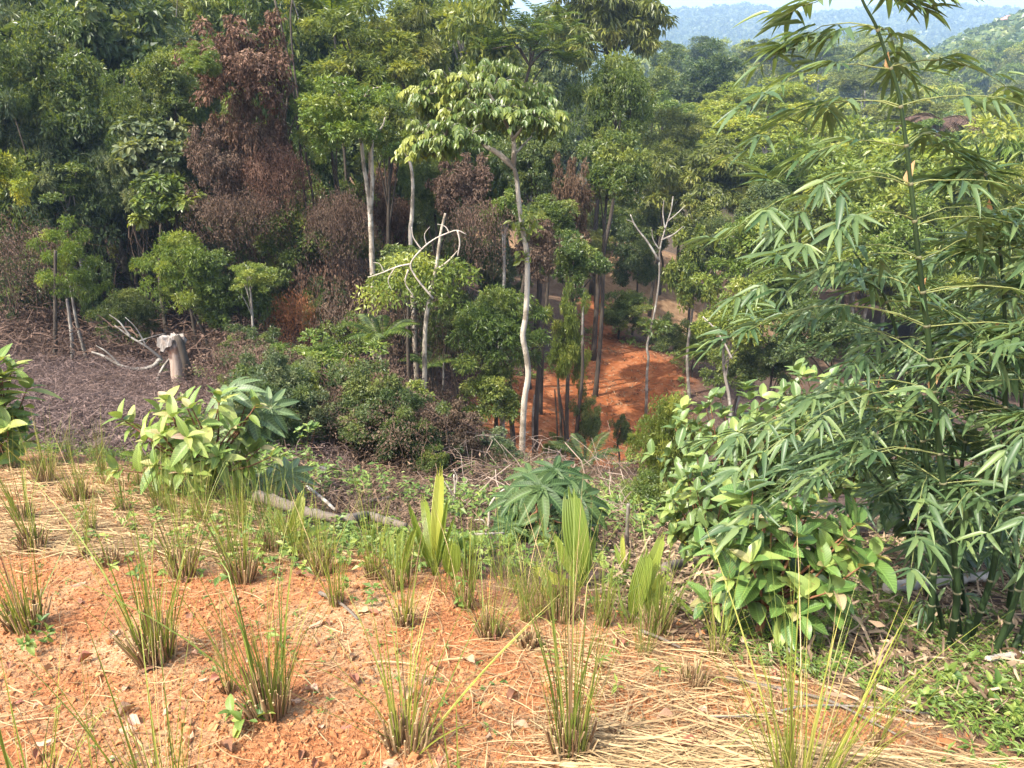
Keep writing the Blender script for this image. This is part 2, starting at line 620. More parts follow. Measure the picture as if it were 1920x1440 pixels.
# ---------------------------------------------------------------- crown shapes, unit radius
def make_crown(seed, nc=50, ns=46, k=7, leaf=T_LEAF, L=.075, rc=(.16, .30), droop=.35, up=.5, flat=1.0, gap=.0, zmin=-.75, shell=.55, layers=None, spread=1.0, wild=.6):
    g = np.random.default_rng(seed)
    c = []
    ph = g.uniform(0, 6.28, 6)
    while len(c) < nc:
        d = norm(g.normal(size=3))
        if d[2] < zmin:
            continue
        r = g.uniform(.12, 1) ** shell
        out = .80 + .16 * math.sin(3 * math.atan2(d[1], d[0]) + ph[0]) + .12 * math.sin(5 * math.atan2(d[1], d[0]) + ph[1] + 4 * d[2]) + g.uniform(-.08, .08)
        p = d * r * out
        if layers:
            lv = np.linspace(-.75, .8, layers)
            p[2] = lv[np.argmin(abs(lv - p[2]))] + g.uniform(-.05, .05)
        if gap and math.sin(5 * p[0] + ph[2]) * math.sin(5 * p[1] + ph[3]) * math.sin(4.5 * p[2] + ph[4]) > gap:
            continue
        c.append(p)
    c = np.array(c)
    rcl = g.uniform(*rc, nc)
    tone = g.random(nc)
    # sprigs
    ci = np.repeat(np.arange(nc), ns)
    d = g.normal(size=(len(ci), 3))
    d[:, 2] += up
    d = norm(d)
    o = c[ci] + d * (rcl[ci] * (.35 + .65 * g.random(len(ci)) ** .5))[:, None] * np.array([1, 1, .72 * flat])
    st = np.clip(tone[ci] + g.normal(0, .15, len(ci)), 0, 1)
    # leaves
    li = np.repeat(np.arange(len(o)), k)
    sd = d[li]
    r = norm(g.normal(size=(len(li), 3)))
    X = norm(sd * .55 + r * spread * .9 + np.array([0, 0, -droop]))
    U = norm(sd * .5 + np.array([0, 0, .9]) + wild * g.normal(size=(len(li), 3)))
    P = o[li] + r * L * .25
    mb = MB()
    mb.inst(leaf, P, X, U, L * g.uniform(.65, 1.25, len(li)), g.random(len(li)), st[li])
    return mb, c


def crown_pinnate(seed, nc=26, nf=9, L=.34, rc=.1):
    """crown of feather-like compound leaves in upright whorls"""
    g = np.random.default_rng(seed)
    mb0, c = make_crown(seed, nc, 1, 1, shell=.45, zmin=-.3)
    mb = MB()
    fr = frond(9, .26, seed, T_LEAF)
    T = (np.concatenate(fr.v), [np.concatenate([f for f in fr.f if f.shape[1] == q]) for q in (3, 4)], np.concatenate(fr.luv))
    ci = np.repeat(np.arange(nc), nf)
    a = g.uniform(0, 6.28, len(ci))
    X = np.stack([np.cos(a), np.sin(a), g.uniform(.0, .9, len(ci))], 1)
    mb.inst(T, c[ci] + .03 * g.normal(size=(len(ci), 3)), X, np.tile([[0, 0, 1.0]], (len(ci), 1)), L * g.uniform(.7, 1.2, len(ci)), g.random(len(ci)), np.clip(g.random(nc)[ci] + g.normal(0, .1, len(ci)), 0, 1))
    return mb, c


def crown_vine(seed, nst=230, leaf=T_LANCE, L=.085, hang=1.0, per=42, top=.9, sparse=1.0):
    """curtain of hanging vines with dry leaves, unit half width/half height"""
    g = np.random.default_rng(seed)
    mb = MB()
    Ps, Xs = [], []
    c = []
    for s in range(nst):
        a = g.uniform(0, 6.28)
        r = g.uniform(.1, 1) ** .6
        x, y = r * math.cos(a), r * math.sin(a)
        zt = top * math.sqrt(max(0, 1 - r * r * .75)) * g.uniform(.75, 1.05)
        ln = hang * g.uniform(.3, 1.9)
        n = 6
        t = np.linspace(0, 1, n)
        P = np.stack([x + .13 * np.cumsum(g.normal(size=n)) + .12 * x * t, y + .13 * np.cumsum(g.normal(size=n)) + .12 * y * t, zt - ln * t * (.35 + .65 * (1 - r * r))], 1)
        if s % 4 == 0:
            mb.tube(P, np.linspace(.007, .003, n), 3, tint=g.random(), cap=False, tone=.1)
        tt = g.random(int(per * sparse))
        Q = np.stack([np.interp(tt, t, P[:, q]) for q in range(3)], 1) + g.normal(size=(len(tt), 3)) * .085
        Ps.append(Q)
        c.append(P[0])
    P = np.concatenate(Ps)
    n = len(P)
    X = norm(np.stack([g.normal(size=n) * .6, g.normal(size=n) * .6, -.9 + .5 * g.normal(size=n)], 1))
    U = norm(g.normal(size=(n, 3)) + np.array([0, 0, .4]) + P * .7)
    mb.inst(leaf, P, X, U, L * g.uniform(.6, 1.3, n), g.random(n), np.clip(.5 + .5 * np.sin(P[:, 0] * 5 + seed) * np.sin(P[:, 2] * 4) + g.normal(0, .2, n), 0, 1))
    return mb, np.array(c)


CROWN = {}


def crown_mesh(nm, pair):
    mb, c = pair
    CROWN[nm] = (mb.mesh('crown_' + nm, L['mid']), c)


crown_mesh('round1', make_crown(1))
crown_mesh('round2', make_crown(2, 56, 44, rc=(.14, .27)))
crown_mesh('round3', make_crown(3, 46, 50, leaf=T_LANCE, L=.085, rc=(.17, .32), droop=.5))
crown_mesh('loose1', make_crown(4, 40, 44, rc=(.13, .25), shell=.75, gap=.12))
crown_mesh('loose2', make_crown(5, 42, 40, leaf=T_LANCE, L=.09, rc=(.13, .24), shell=.8, gap=.1, droop=.55))
crown_mesh('loose3', make_crown(6, 38, 44, leaf=T_WIDE, L=.085, k=6, rc=(.14, .26), shell=.7, gap=.15))
crown_mesh('dome1', make_crown(7, 70, 42, rc=(.13, .22), shell=.35, zmin=-.12, flat=.8, droop=.25, L=.06))
crown_mesh('dome2', make_crown(8, 64, 44, rc=(.13, .24), shell=.35, zmin=-.15, flat=.8, leaf=T_WIDE, L=.065))
crown_mesh('layer1', make_crown(9, 34, 34, leaf=T_LANCE, L=.085, rc=(.16, .26), flat=.6, layers=9, droop=.45, up=.3, shell=.6))
crown_mesh('layer2', make_crown(10, 30, 40, leaf=T_LEAF, L=.07, rc=(.17, .30), flat=.5, layers=8, droop=.25, up=.3, shell=.55))
crown_mesh('droop1', make_crown(12, 54, 32, k=8, leaf=T_LANCE, L=.125, rc=(.13, .24), droop=1.0, up=.7, shell=.4, spread=.8, wild=.35))
crown_mesh('droop2', make_crown(13, 48, 34, k=8, leaf=T_LANCE, L=.12, rc=(.13, .26), droop=.9, up=.6, shell=.55, spread=.8, wild=.4))
crown_mesh('wispy', make_crown(14, 26, 22, k=6, leaf=T_LANCE, L=.08, rc=(.12, .26), shell=.9, gap=.08))
crown_mesh('pinnate1', crown_pinnate(15))
crown_mesh('pinnate2', crown_pinnate(16, 20, 10, .40))
crown_mesh('big', make_crown(17, 26, 16, k=6, leaf=T_OVAL, L=.17, rc=(.14, .26), droop=.55, shell=.6, wild=.4))
crown_mesh('vine1', crown_vine(20))
crown_mesh('deaddome', make_crown(24, 64, 34, k=5, leaf=T_LEAF, L=.085, rc=(.14, .26), droop=1.1, up=.3, shell=.45, wild=.9))
crown_mesh('vine2', crown_vine(21, 200, hang=1.3, top=.95))
crown_mesh('vine3', crown_vine(22, 150, leaf=T_LEAF, L=.072, hang=1.5, sparse=.6))
crown_mesh('twigs', crown_vine(23, 260, leaf=T_LANCE, L=.04, hang=1.4, sparse=.15))


def grow_tree(name, label, base, centre, R, crown, leaf, bark='grey', group=None, r0=.08, seed=0, path=None, limbs=6, rot=None, cat='tree', fork=.25, lite=False):
    """a tree standing at base whose crown is centred on centre with radii R"""
    g = np.random.default_rng(seed + 77)
    base = np.asarray(base, float)
    th = thing(name, label, cat, base, group)
    me, cc = CROWN[crown]
    rot = g.uniform(0, 6.28) if rot is None else rot
    cr = obj('crown', me, th, centre - base, L[leaf])
    cr.scale = R
    cr.rotation_euler = (0, 0, rot)
    if bark:
        mb = MB()
        top = centre + np.array([0, 0, fork * R[2]])
        if path is None:
            h = top[2] - base[2]
            path = [base - (0, 0, .25), base + (top - base) * .33 + np.array([g.normal(), g.normal(), 0]) * h * .025,
                    base + (top - base) * .68 + np.array([g.normal(), g.normal(), 0]) * h * .03, top]
        P = spline(path, 14)
        sk = slice(None, None, 2 if lite else 1)
        mb.tube((P - base)[sk], (r0 * np.linspace(1.15, .45, 14) * np.concatenate([[1.35], np.ones(13)]))[sk], 5 if lite else 8, wob=.12, seed=seed)
        cs, sn = math.cos(rot), math.sin(rot)
        for q in g.choice(len(cc), min(limbs, len(cc)), replace=False):
            p = cc[q] * R
            p = np.array([p[0] * cs - p[1] * sn, p[0] * sn + p[1] * cs, p[2]]) + centre
            a = P[int(g.integers(8, 13))]
            if p[2] < a[2] - .3 * R[2]:
                a = P[7]
            mid = (a + p) / 2 + np.array([0, 0, .12 * np.linalg.norm(p - a)]) + g.normal(size=3) * .06 * R[0]
            nq = 4 if lite else 6
            mb.tube(spline([a, mid, p], nq) - base, r0 * np.linspace(.42, .1, nq), 4 if lite else 5, cap=False)
        obj('trunk', mb.mesh('trunk', BARK[bark], True), th)
    return th


def tree(name, label, cx, cy, rx, ry, Y, crown, leaf, bark='grey', group=None, r0=None, seed=0, bx=None, by=None, limbs=6, cat='tree', ground_off=0, rot=None):
    """crown at photo pixel (cx, cy), rx/ry pixels in radius, Y metres ahead; trunk down to the ground"""
    c = at(cx, cy, Y)
    t = depth(cx, cy, Y)
    R = np.array([rx * t / F, rx * t / F * .9, ry * t / F]) * 1.16
    g = np.random.default_rng(seed + 5)
    if bx is None:
        x, y = c[0] + g.normal() * .12 * R[0], c[1] + g.normal() * .1 * R[0]
    else:
        p = at(bx, by or cy, Y)
        x, y = p[0], Y
    b = np.array([x, y, gz(x, y)])
    if r0 is None:
        r0 = .018 + .012 * max(R[0], .5) + .0055 * max(c[2] - b[2], 0)
    return grow_tree(name, label, b, c, R, crown, leaf, bark, group, r0, seed + int(cx) + int(cy) * 7, None, limbs, rot, cat)
# ---------------------------------------------------------------- the ground: one sheet from behind the camera to the far ridge
GN = 290
sx = np.linspace(-1, 1, GN)
gx = 2400 * np.sinh(8 * sx) / math.sinh(8)
sy = np.linspace(-.30, 1, GN)
gy = 3200 * np.sinh(8 * sy) / math.sinh(8) + 2.0
GX, GY = np.meshgrid(gx, gy, indexing='xy')
GZ = ground(GX, GY)
CREST = np.array([hit(*p) for p in [(-200, 830), (0, 838), (250, 880), (420, 950), (600, 1015), (800, 1065), (1050, 1120), (1250, 1180), (1450, 1255), (1650, 1330), (1920, 1425)]])
CREST = CREST[np.argsort(CREST[:, 0])]
CREST = np.concatenate([[[-40, CREST[0, 1] + 1, 0]], CREST, [[5, 1.2, 0], [40, .5, 0]]])
POLY = np.array([hit(*p)[:2] for p in [(858, 745), (895, 815), (960, 868), (1130, 905), (1200, 850), (1290, 748), (1275, 690), (1175, 640), (1135, 600), (1140, 560), (1092, 560), (1092, 640), (1010, 700), (930, 720)]])


def in_poly(x, y, P):
    """signed distance (positive inside) to a polygon"""
    d = np.full(x.shape, 1e9)
    ins = np.zeros(x.shape, bool)
    for i in range(len(P)):
        a, b = P[i], P[(i + 1) % len(P)]
        e = b - a
        t = np.clip(((x - a[0]) * e[0] + (y - a[1]) * e[1]) / (e @ e), 0, 1)
        d = np.minimum(d, np.hypot(x - a[0] - t * e[0], y - a[1] - t * e[1]))
        c = ((a[1] > y) != (b[1] > y)) & (x < (b[0] - a[0]) * (y - a[1]) / (b[1] - a[1] + 1e-12) + a[0])
        ins ^= c
    return np.where(ins, d, -d)


def soil_w(x, y):
    cy = np.interp(x, CREST[:, 0], CREST[:, 1])
    k = .12 * cy
    return 1 - sstep(-k, k, y - cy + .35 * k * 2 * (fbm(x * 2.5, y * 2.5, 21) - .5) * 2)


def red_w(x, y):
    return sstep(-.8, .8, in_poly(x, y, POLY) + 1.6 * (fbm(x * .9, y * .9, 22) - .5))


xr, yr = GX.ravel(), GY.ravel()
mask = np.zeros((len(xr), 4), np.float32)
mask[:, 0] = soil_w(xr, yr)
near = (yr > 10) & (yr < 70) & (abs(xr) < 40)
mask[near, 1] = red_w(xr[near], yr[near])
tan_c = hit(1200, 505)
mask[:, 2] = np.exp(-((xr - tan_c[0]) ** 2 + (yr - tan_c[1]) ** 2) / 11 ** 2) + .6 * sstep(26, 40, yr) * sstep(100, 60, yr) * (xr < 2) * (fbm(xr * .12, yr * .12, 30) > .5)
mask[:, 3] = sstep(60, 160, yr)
gv = np.stack([xr, yr, GZ.ravel()], 1)
i, j = np.meshgrid(np.arange(GN - 1), np.arange(GN - 1), indexing='ij')
a = (i * GN + j).ravel()
gq = np.stack([a, a + 1, a + GN + 1, a + GN], 1)

m, t, p = new_mat('earth')
ma = N(t, 'ShaderNodeAttribute', attribute_name='gmask')
sp = N(t, 'ShaderNodeSeparateColor')
t.links.new(ma.outputs['Color'], sp.inputs[0])
tc = N(t, 'ShaderNodeTexCoord')
ov = tc.outputs['Object']
soil = ramp(t, noise(t, 38, 6, ov, .7), [(.3, (.16, .058, .022)), (.5, (.34, .135, .054)), (.72, (.50, .25, .115))])
soil = mixc(t, ramp(t, noise(t, 2.2, 4, ov), [(.42, (0, 0, 0)), (.7, (1, 1, 1))]), soil, ramp(t, noise(t, 60, 4, ov), [(.35, (.30, .16, .075)), (.65, (.58, .40, .22))]))
wv = N(t, 'ShaderNodeTexWave')
wv.inputs['Scale'].default_value = .4
wv.inputs['Distortion'].default_value = 14
wv.inputs['Detail'].default_value = 4
wv.inputs['Detail Scale'].default_value = 1.2
t.links.new(ov, wv.inputs['Vector'])
red = ramp(t, math_n(t, 'ADD', math_n(t, 'MULTIPLY', noise(t, 3.0, 8, ov, .75), .88), math_n(t, 'MULTIPLY', wv.outputs['Fac'], .12)), [(.3, (.17, .052, .018)), (.5, (.30, .098, .034)), (.7, (.42, .185, .085))])
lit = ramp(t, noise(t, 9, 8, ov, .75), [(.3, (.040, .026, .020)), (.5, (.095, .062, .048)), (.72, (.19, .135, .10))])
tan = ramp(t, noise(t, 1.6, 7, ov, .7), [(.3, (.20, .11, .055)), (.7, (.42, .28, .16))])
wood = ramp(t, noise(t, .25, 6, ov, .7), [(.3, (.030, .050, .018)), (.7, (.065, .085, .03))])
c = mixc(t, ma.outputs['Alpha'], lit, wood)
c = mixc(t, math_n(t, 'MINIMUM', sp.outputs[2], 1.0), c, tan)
c = mixc(t, sp.outputs[1], c, red)
c = mixc(t, sp.outputs[0], c, soil)
t.links.new(c, p.inputs['Base Color'])
p.inputs['Roughness'].default_value = .95
p.inputs['Specular IOR Level'].default_value = .1
b1 = N(t, 'ShaderNodeBump')
b1.inputs['Strength'].default_value = .9
b1.inputs['Distance'].default_value = .02
t.links.new(noise(t, 45, 6, ov, .7), b1.inputs['Height'])
b2 = N(t, 'ShaderNodeBump')
b2.inputs['Strength'].default_value = .7
b2.inputs['Distance'].default_value = .15
t.links.new(noise(t, 2.4, 6, ov, .7), b2.inputs['Height'])
t.links.new(b1.outputs[0], b2.inputs['Normal'])
t.links.new(b2.outputs[0], p.inputs['Normal'])
EARTH = m
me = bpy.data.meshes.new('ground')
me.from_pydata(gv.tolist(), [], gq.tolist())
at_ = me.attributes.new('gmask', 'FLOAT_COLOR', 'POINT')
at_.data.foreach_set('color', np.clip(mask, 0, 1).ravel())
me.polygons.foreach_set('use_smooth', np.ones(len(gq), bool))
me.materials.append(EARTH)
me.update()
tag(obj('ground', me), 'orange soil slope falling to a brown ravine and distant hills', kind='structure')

# ---------------------------------------------------------------- far woods: masses of crowns on the hills
def far_wood(name, label, n, sampler, size, nq, leaf, seed):
    g = np.random.default_rng(seed)
    x, y = sampler(g, n)
    z = ground(x, y)
    s = size * g.uniform(.6, 1.35, n)
    ci = np.repeat(np.arange(n), nq)
    d = g.normal(size=(len(ci), 3))
    d[:, 2] = np.abs(d[:, 2]) * .9 - .1
    d = norm(d)
    P = np.stack([x, y, z + s * .55], 1)[ci] + d * s[ci, None] * np.array([1, 1, .85]) * g.uniform(.75, 1.05, len(ci))[:, None]
    X = norm(np.cross(d, g.normal(size=d.shape)) - d * .15 + np.array([0, 0, -.3]))
    U = norm(d + .45 * g.normal(size=d.shape) + np.array([0, 0, .3]))
    mb = MB()
    q = np.array([(-.5, 0, 0), (0, .42, .06), (.5, 0, -.1), (0, -.42, .06)]), [np.array([(0, 2, 1), (0, 3, 2)])], np.zeros((4, 3))
    mb.inst(q, P, X, U, s[ci] * g.uniform(.35, .7, len(ci)), g.random(len(ci)), np.clip(g.random(n)[ci] + g.normal(0, .1, len(ci)), 0, 1))
    return tag(obj(name, mb.mesh(name, leaf)), label, 'forest', kind='stuff')


def samp(y0, y1, p0, p1, power=1.0):
    def f(g, n):
        y = y0 + (y1 - y0) * g.random(n) ** power
        px = g.uniform(p0, p1, n)
        return (px - 960) / F * y * 1.06, y
    return f


far_wood('far_forest', 'hazy blue forest covering the farthest ridge under the sky', 4400, samp(900, 1760, 1080, 2060), 9.0, 22, L['dark'], 41)
far_wood('hillside_forest', 'green forest on the nearer hillside rising at the right edge', 1500, samp(260, 470, 1150, 2100), 5.0, 62, L['mid'], 42)
far_wood('ridge_forest', 'blue green forest on the middle ridge behind the bamboo top', 1500, samp(500, 860, 1150, 2040), 7.0, 36, L['dark'], 43)

# ---------------------------------------------------------------- forest trees that can be told apart
TREES = [
    # name, label, cx, cy, rx, ry, Y, crown, leaf, bark
    ('forest_tree', 'mid green spreading tree right of the yellow-green tree at the left edge', 112, 340, 85, 60, 22, 'layer2', 'mid', 'grey'),
    ('forest_tree', 'slender tree with bright layered foliage on thin trunks at far left', 122, 500, 62, 82, 17.5, 'layer1', 'bright', 'grey'),
    ('forest_tree', 'dark bushy tree just right of the slender layered tree', 178, 570, 48, 72, 19.5, 'loose2', 'dark', 'dark'),
    ('shrub_tree', 'rounded bright bush standing behind the broken stump', 338, 518, 72, 78, 18, 'round3', 'bright', 'dark'),
    ('shrub_tree', 'dense green bush right of the stump with pale flat top', 440, 555, 84, 78, 18.5, 'round1', 'mid', 'dark'),
    ('forest_tree', 'pale flat-topped sapling poking out above the bush right of the stump', 468, 520, 45, 32, 17.5, 'layer2', 'bright', 'grey'),
    ('forest_tree', 'mid green leafy tree above the bushes left of the tall pale double trunk', 555, 455, 105, 82, 21, 'loose1', 'mid', 'dark'),
    ('shrub_tree', 'low bright bush with rounded top left of the dappled trunk', 622, 700, 108, 62, 13.5, 'round1', 'bright', 'grey'),
    ('shrub_tree', 'small bright bush shoulder at the left of the low rounded bush', 540, 690, 52, 48, 14, 'round2', 'bright', 'grey'),
    ('forest_tree', 'dense rounded green tree behind the winding pale trunk', 935, 630, 92, 88, 16.5, 'round3', 'mid', 'dark'),
    ('forest_tree', 'lower green foliage tree under the dense rounded tree', 925, 745, 66, 62, 16, 'round2', 'mid', 'dark'),
    ('forest_tree', 'narrow green tree at the left border of the red track', 1062, 650, 48, 105, 18.5, 'loose2', 'mid', 'dark'),
    ('forest_tree', 'dark vine-hung leaning tree in front of the red clearing', 1098, 800, 36, 62, 18, 'loose1', 'dark', 'dark'),
    ('forest_tree', 'dark green tree high at the left edge', 35, 215, 100, 110, 27, 'round3', 'dark', 'dark'),
    ('forest_tree', 'dark tree in the top left corner', 45, 65, 110, 90, 31, 'loose2', 'blue', 'dark'),
    ('forest_tree', 'grey-green tree with pale forked trunk in the upper left', 205, 95, 118, 82, 29, 'round2', 'blue', 'white'),
    ('forest_tree', 'shadowy blue-green tree below the pale forked trunk', 150, 250, 90, 75, 25, 'loose1', 'blue', 'dark'),
    ('forest_tree', 'dark broad tree between the layered tree and the vine column', 235, 310, 75, 70, 24, 'loose2', 'dark', 'dark'),
    ('forest_tree', 'green tree crown left of the dead red-brown vine dome', 318, 170, 72, 80, 24, 'round2', 'mid', 'dark'),
    ('green_vine', 'tuft of fresh green leaves sitting in the dead vine dome', 375, 118, 42, 36, 19.2, 'round1', 'bright', None),
    ('forest_tree', 'large-leaved grey-green tree below the vine dome', 300, 290, 82, 68, 21.5, 'big', 'blue', 'dark'),
    ('forest_tree', 'large-leaved green tree over the bush behind the stump', 330, 385, 78, 58, 20.5, 'big', 'mid', 'dark'),
    ('forest_tree', 'small bright tree right of the dead vine dome', 545, 170, 58, 48, 25, 'loose1', 'bright', 'dark'),
    ('forest_tree', 'green leafy clump on the dead vine column', 465, 260, 36, 46, 22, 'loose3', 'mid', 'dark'),
    ('forest_tree', 'tall tree with pale double trunk and open crown left of centre', 660, 232, 108, 88, 18.7, 'loose1', 'bright', None),
    ('forest_tree', 'upper green crown above the pale double trunk', 690, 110, 125, 92, 25, 'loose2', 'mid', 'dark'),
    ('forest_tree', 'yellowish vine-draped tree at the top between the dead dome and the crown', 560, 60, 85, 85, 36, 'loose3', 'olive', 'grey'),
    ('forest_tree', 'light green tree on the top edge above the dead vine dome', 385, 25, 90, 58, 44, 'round2', 'olive', 'grey'),
    ('forest_tree', 'light green tree on the top edge near the upper left', 255, 25, 70, 55, 46, 'round1', 'olive', 'grey'),
    ('forest_tree', 'green domed tree on the top edge at the middle', 850, 55, 115, 82, 38, 'dome1', 'mid', 'grey'),
    ('forest_tree', 'olive tree behind the parasol tree at upper centre', 770, 120, 80, 85, 31, 'droop2', 'olive', 'dark'),
    ('forest_tree', 'tree with upright feathery compound leaves at upper centre', 1005, 105, 112, 92, 31, 'pinnate1', 'mid', 'dark'),
    ('forest_tree', 'huge dark tree with yellow-tipped drooping sprays against the sky', 1140, 45, 112, 100, 44, 'droop1', 'olive', 'dark'),
    ('forest_tree', 'vine-covered green tree right of the parasol tree', 1148, 215, 82, 100, 31, 'round3', 'mid', 'dark'),
    ('forest_tree', 'green tree mass above the white bare forked sapling', 1140, 335, 85, 90, 27, 'loose1', 'mid', 'dark'),
    ('forest_tree', 'dark tree directly behind the parasol tree trunk', 1010, 305, 72, 85, 26, 'round2', 'dark', 'dark'),
    ('forest_tree', 'dark green bush-like tree left of the upper pale winding trunk', 812, 375, 62, 62, 22, 'round3', 'dark', 'dark'),
    ('forest_tree', 'fresh green sapling beside the pale winding trunk at mid height', 945, 400, 42, 42, 20, 'loose3', 'bright', 'grey'),
    ('forest_tree', 'low dark tree below the brown vine tangle at centre', 880, 475, 70, 65, 21, 'loose2', 'dark', 'dark'),
    ('forest_tree', 'mid green tree above the narrow tree by the red track', 1075, 500, 70, 70, 22.5, 'loose1', 'mid', 'dark'),
    ('forest_tree', 'green tree left of the track where it climbs out of sight', 1030, 420, 62, 55, 24, 'round2', 'mid', 'dark'),
    ('forest_tree', 'black-green tree over the far end of the red track', 1195, 495, 52, 62, 37, 'round1', 'dark', 'dark'),
    ('shrub_tree', 'green shrub on the right bank of the red track', 1175, 585, 58, 42, 35, 'round2', 'mid', 'dark'),
    ('shrub_tree', 'low dark shrub at the right end of the red clearing', 1250, 632, 48, 40, 33, 'loose2', 'dark', 'dark'),
    ('forest_tree', 'leafy tree right of the white bare forked sapling', 1300, 520, 58, 95, 27, 'loose3', 'mid', 'grey'),
    ('forest_tree', 'bright small-leaved tree behind the lower left bamboo leaves', 1375, 590, 82, 80, 22, 'round1', 'bright', 'grey'),
    ('forest_tree', 'green tree left of the bamboo at mid height', 1420, 470, 85, 78, 26, 'round2', 'bright', 'grey'),
    ('forest_tree', 'dark tree low behind the bamboo', 1560, 640, 110, 80, 20, 'loose1', 'dark', 'dark'),
    ('forest_tree', 'green tree behind the right part of the bamboo', 1780, 560, 120, 110, 20, 'loose2', 'mid', 'dark'),
    ('forest_tree', 'green tree at the right edge behind the bamboo', 1920, 430, 100, 110, 26, 'round3', 'mid', 'dark'),
    ('forest_tree', 'bright tree filling the gap behind the bamboo culm', 1640, 470, 110, 95, 28, 'round1', 'bright', 'dark'),
    # valley canopy
    ('valley_tree', 'dark rounded tree standing clear at the left end of the far valley', 1318, 155, 78, 62, 82, 'round1', 'dark', 'dark'),
    ('valley_tree', 'dark crown breaking the skyline of the valley woods', 1320, 95, 40, 26, 140, 'round2', 'dark', 'dark'),
    ('valley_tree', 'yellow-green umbrella tree at the middle of the valley canopy', 1440, 200, 100, 52, 66, 'dome1', 'yellow', 'grey'),
    ('valley_tree', 'broad yellow-green tree below the umbrella tree in the valley', 1365, 262, 105, 55, 56, 'dome2', 'yellow', 'grey'),
    ('valley_tree', 'olive tree in the valley right of the vine-covered tree', 1270, 265, 72, 62, 48, 'round2', 'olive', 'dark'),
    ('valley_tree', 'grey-olive drooping tree in the valley above the white branches', 1330, 345, 105, 75, 40, 'droop2', 'olive', 'dark'),
    ('valley_tree', 'brightest yellow-green rounded tree left of the bamboo culm', 1520, 350, 85, 60, 42, 'round1', 'yellow', 'grey'),
    ('valley_tree', 'yellow-green tree right of centre behind the upper bamboo leaves', 1510, 255, 85, 50, 58, 'dome1', 'yellow', 'grey'),
    ('valley_tree', 'pale green tree under the first big bamboo spray', 1600, 300, 90, 58, 50, 'dome2', 'bright', 'grey'),
    ('valley_tree', 'yellow-topped umbrella tree at the right edge of the valley', 1865, 208, 85, 32, 95, 'dome1', 'yellow', 'grey'),
    ('valley_tree', 'green canopy tree right of the upper bamboo culm', 1770, 290, 100, 55, 60, 'dome2', 'bright', 'grey'),
    ('valley_tree', 'green tree at right edge behind the bamboo sprays', 1890, 310, 90, 60, 50, 'dome1', 'mid', 'grey'),
    ('valley_tree', 'light tree in the valley below the blue ridge', 1450, 112, 70, 32, 150, 'dome2', 'olive', 'grey'),
    ('valley_tree', 'dark tree in the valley under the blue ridge right of the light tree', 1540, 112, 60, 30, 160, 'dome1', 'mid', 'grey'),
    ('valley_tree', 'green valley tree behind the topmost bamboo leaves', 1620, 165, 70, 38, 110, 'dome1', 'olive', 'grey'),
    ('valley_tree', 'green valley tree left of the dry grey palm', 1700, 220, 70, 40, 80, 'dome2', 'olive', 'grey'),
    ('valley_tree', 'distant green tree on the valley rim left of the dark rounded tree', 1255, 110, 45, 32, 130, 'round2', 'mid', 'dark'),
    ('forest_tree', 'green tree closing the far end of the pale slope above the track', 1165, 425, 62, 48, 47, 'round1', 'mid', 'dark'),
    ('forest_tree', 'rounded tree high over the pale slope beyond the track', 1150, 400, 70, 46, 53, 'round2', 'olive', 'dark'),
    ('shrub_tree', 'shrub on the pale slope right above the red track', 1215, 448, 46, 36, 51, 'round1', 'mid', 'dark'),
    ('shrub_tree', 'low leafy shrub screening the left of the red clearing', 905, 830, 34, 34, 19, 'loose1', 'mid', 'dark'),
    ('shrub_tree', 'low leafy shrub between the dark stems of the red clearing', 1040, 845, 30, 28, 18.4, 'loose2', 'mid', 'dark'),
    ('shrub_tree', 'small bush at the right foot of the red clearing', 1165, 815, 24, 40, 20, 'loose1', 'dark', 'dark'),
    ('forest_tree', 'olive tree over the pale slope left of the white forked sapling', 1120, 462, 34, 34, 40, 'loose1', 'olive', 'dark'),
    ('forest_tree', 'green tree behind the upper arms of the white forked sapling', 1240, 405, 62, 52, 48, 'round2', 'mid', 'dark'),
    ('forest_tree', 'leafy tree behind the right arm of the white forked sapling', 1310, 425, 62, 55, 36, 'loose3', 'olive', 'dark'),
    ('shrub_tree', 'shrub at the right border of the red clearing', 1310, 650, 48, 45, 29, 'round3', 'mid', 'dark'),
    ('shrub_tree', 'shrub in the dark hollow right of the red clearing', 1375, 690, 60, 50, 25, 'round2', 'mid', 'dark'),
    ('shrub_tree', 'dark shrub in the hollow behind the leafy climber', 1450, 690, 70, 60, 22, 'loose1', 'dark', 'dark'),
    ('forest_tree', 'green tree between the bamboo and the hollow', 1480, 560, 75, 80, 26, 'round1', 'mid', 'dark'),
    ('forest_tree', 'dark tree between the hollow and the white forked sapling', 1345, 470, 55, 60, 33, 'round3', 'dark', 'dark'),
    ('shrub_tree', 'low bush at the foot of the wood left of the dappled trunk', 660, 640, 55, 55, 17.5, 'loose1', 'mid', 'dark'),
    ('shrub_tree', 'shaded bush behind the rust-orange fronds', 600, 600, 65, 70, 20, 'loose2', 'dark', 'dark'),
    ('shrub_tree', 'shaded bush left of the dense rounded tree', 845, 620, 60, 80, 19.5, 'loose2', 'dark', 'dark'),
    ('forest_tree', 'leafy tree behind the bleached bare branches', 770, 520, 85, 62, 17.5, 'loose1', 'mid', 'dark'),
    ('forest_tree', 'bluish tree between the vine column and the double trunk', 590, 330, 65, 80, 25, 'loose2', 'dark', 'dark'),
    ('forest_tree', 'leafy crown beside the upper pale double trunk', 735, 250, 72, 75, 21, 'loose1', 'mid', 'dark'),
    ('forest_tree', 'crown of narrow leaves left of the pale double trunk', 610, 240, 70, 62, 21.5, 'loose2', 'bright', 'dark'),
    ('shrub_tree', 'dark bush at the left behind the fallen branch', 240, 600, 62, 55, 19, 'round3', 'dark', 'dark'),
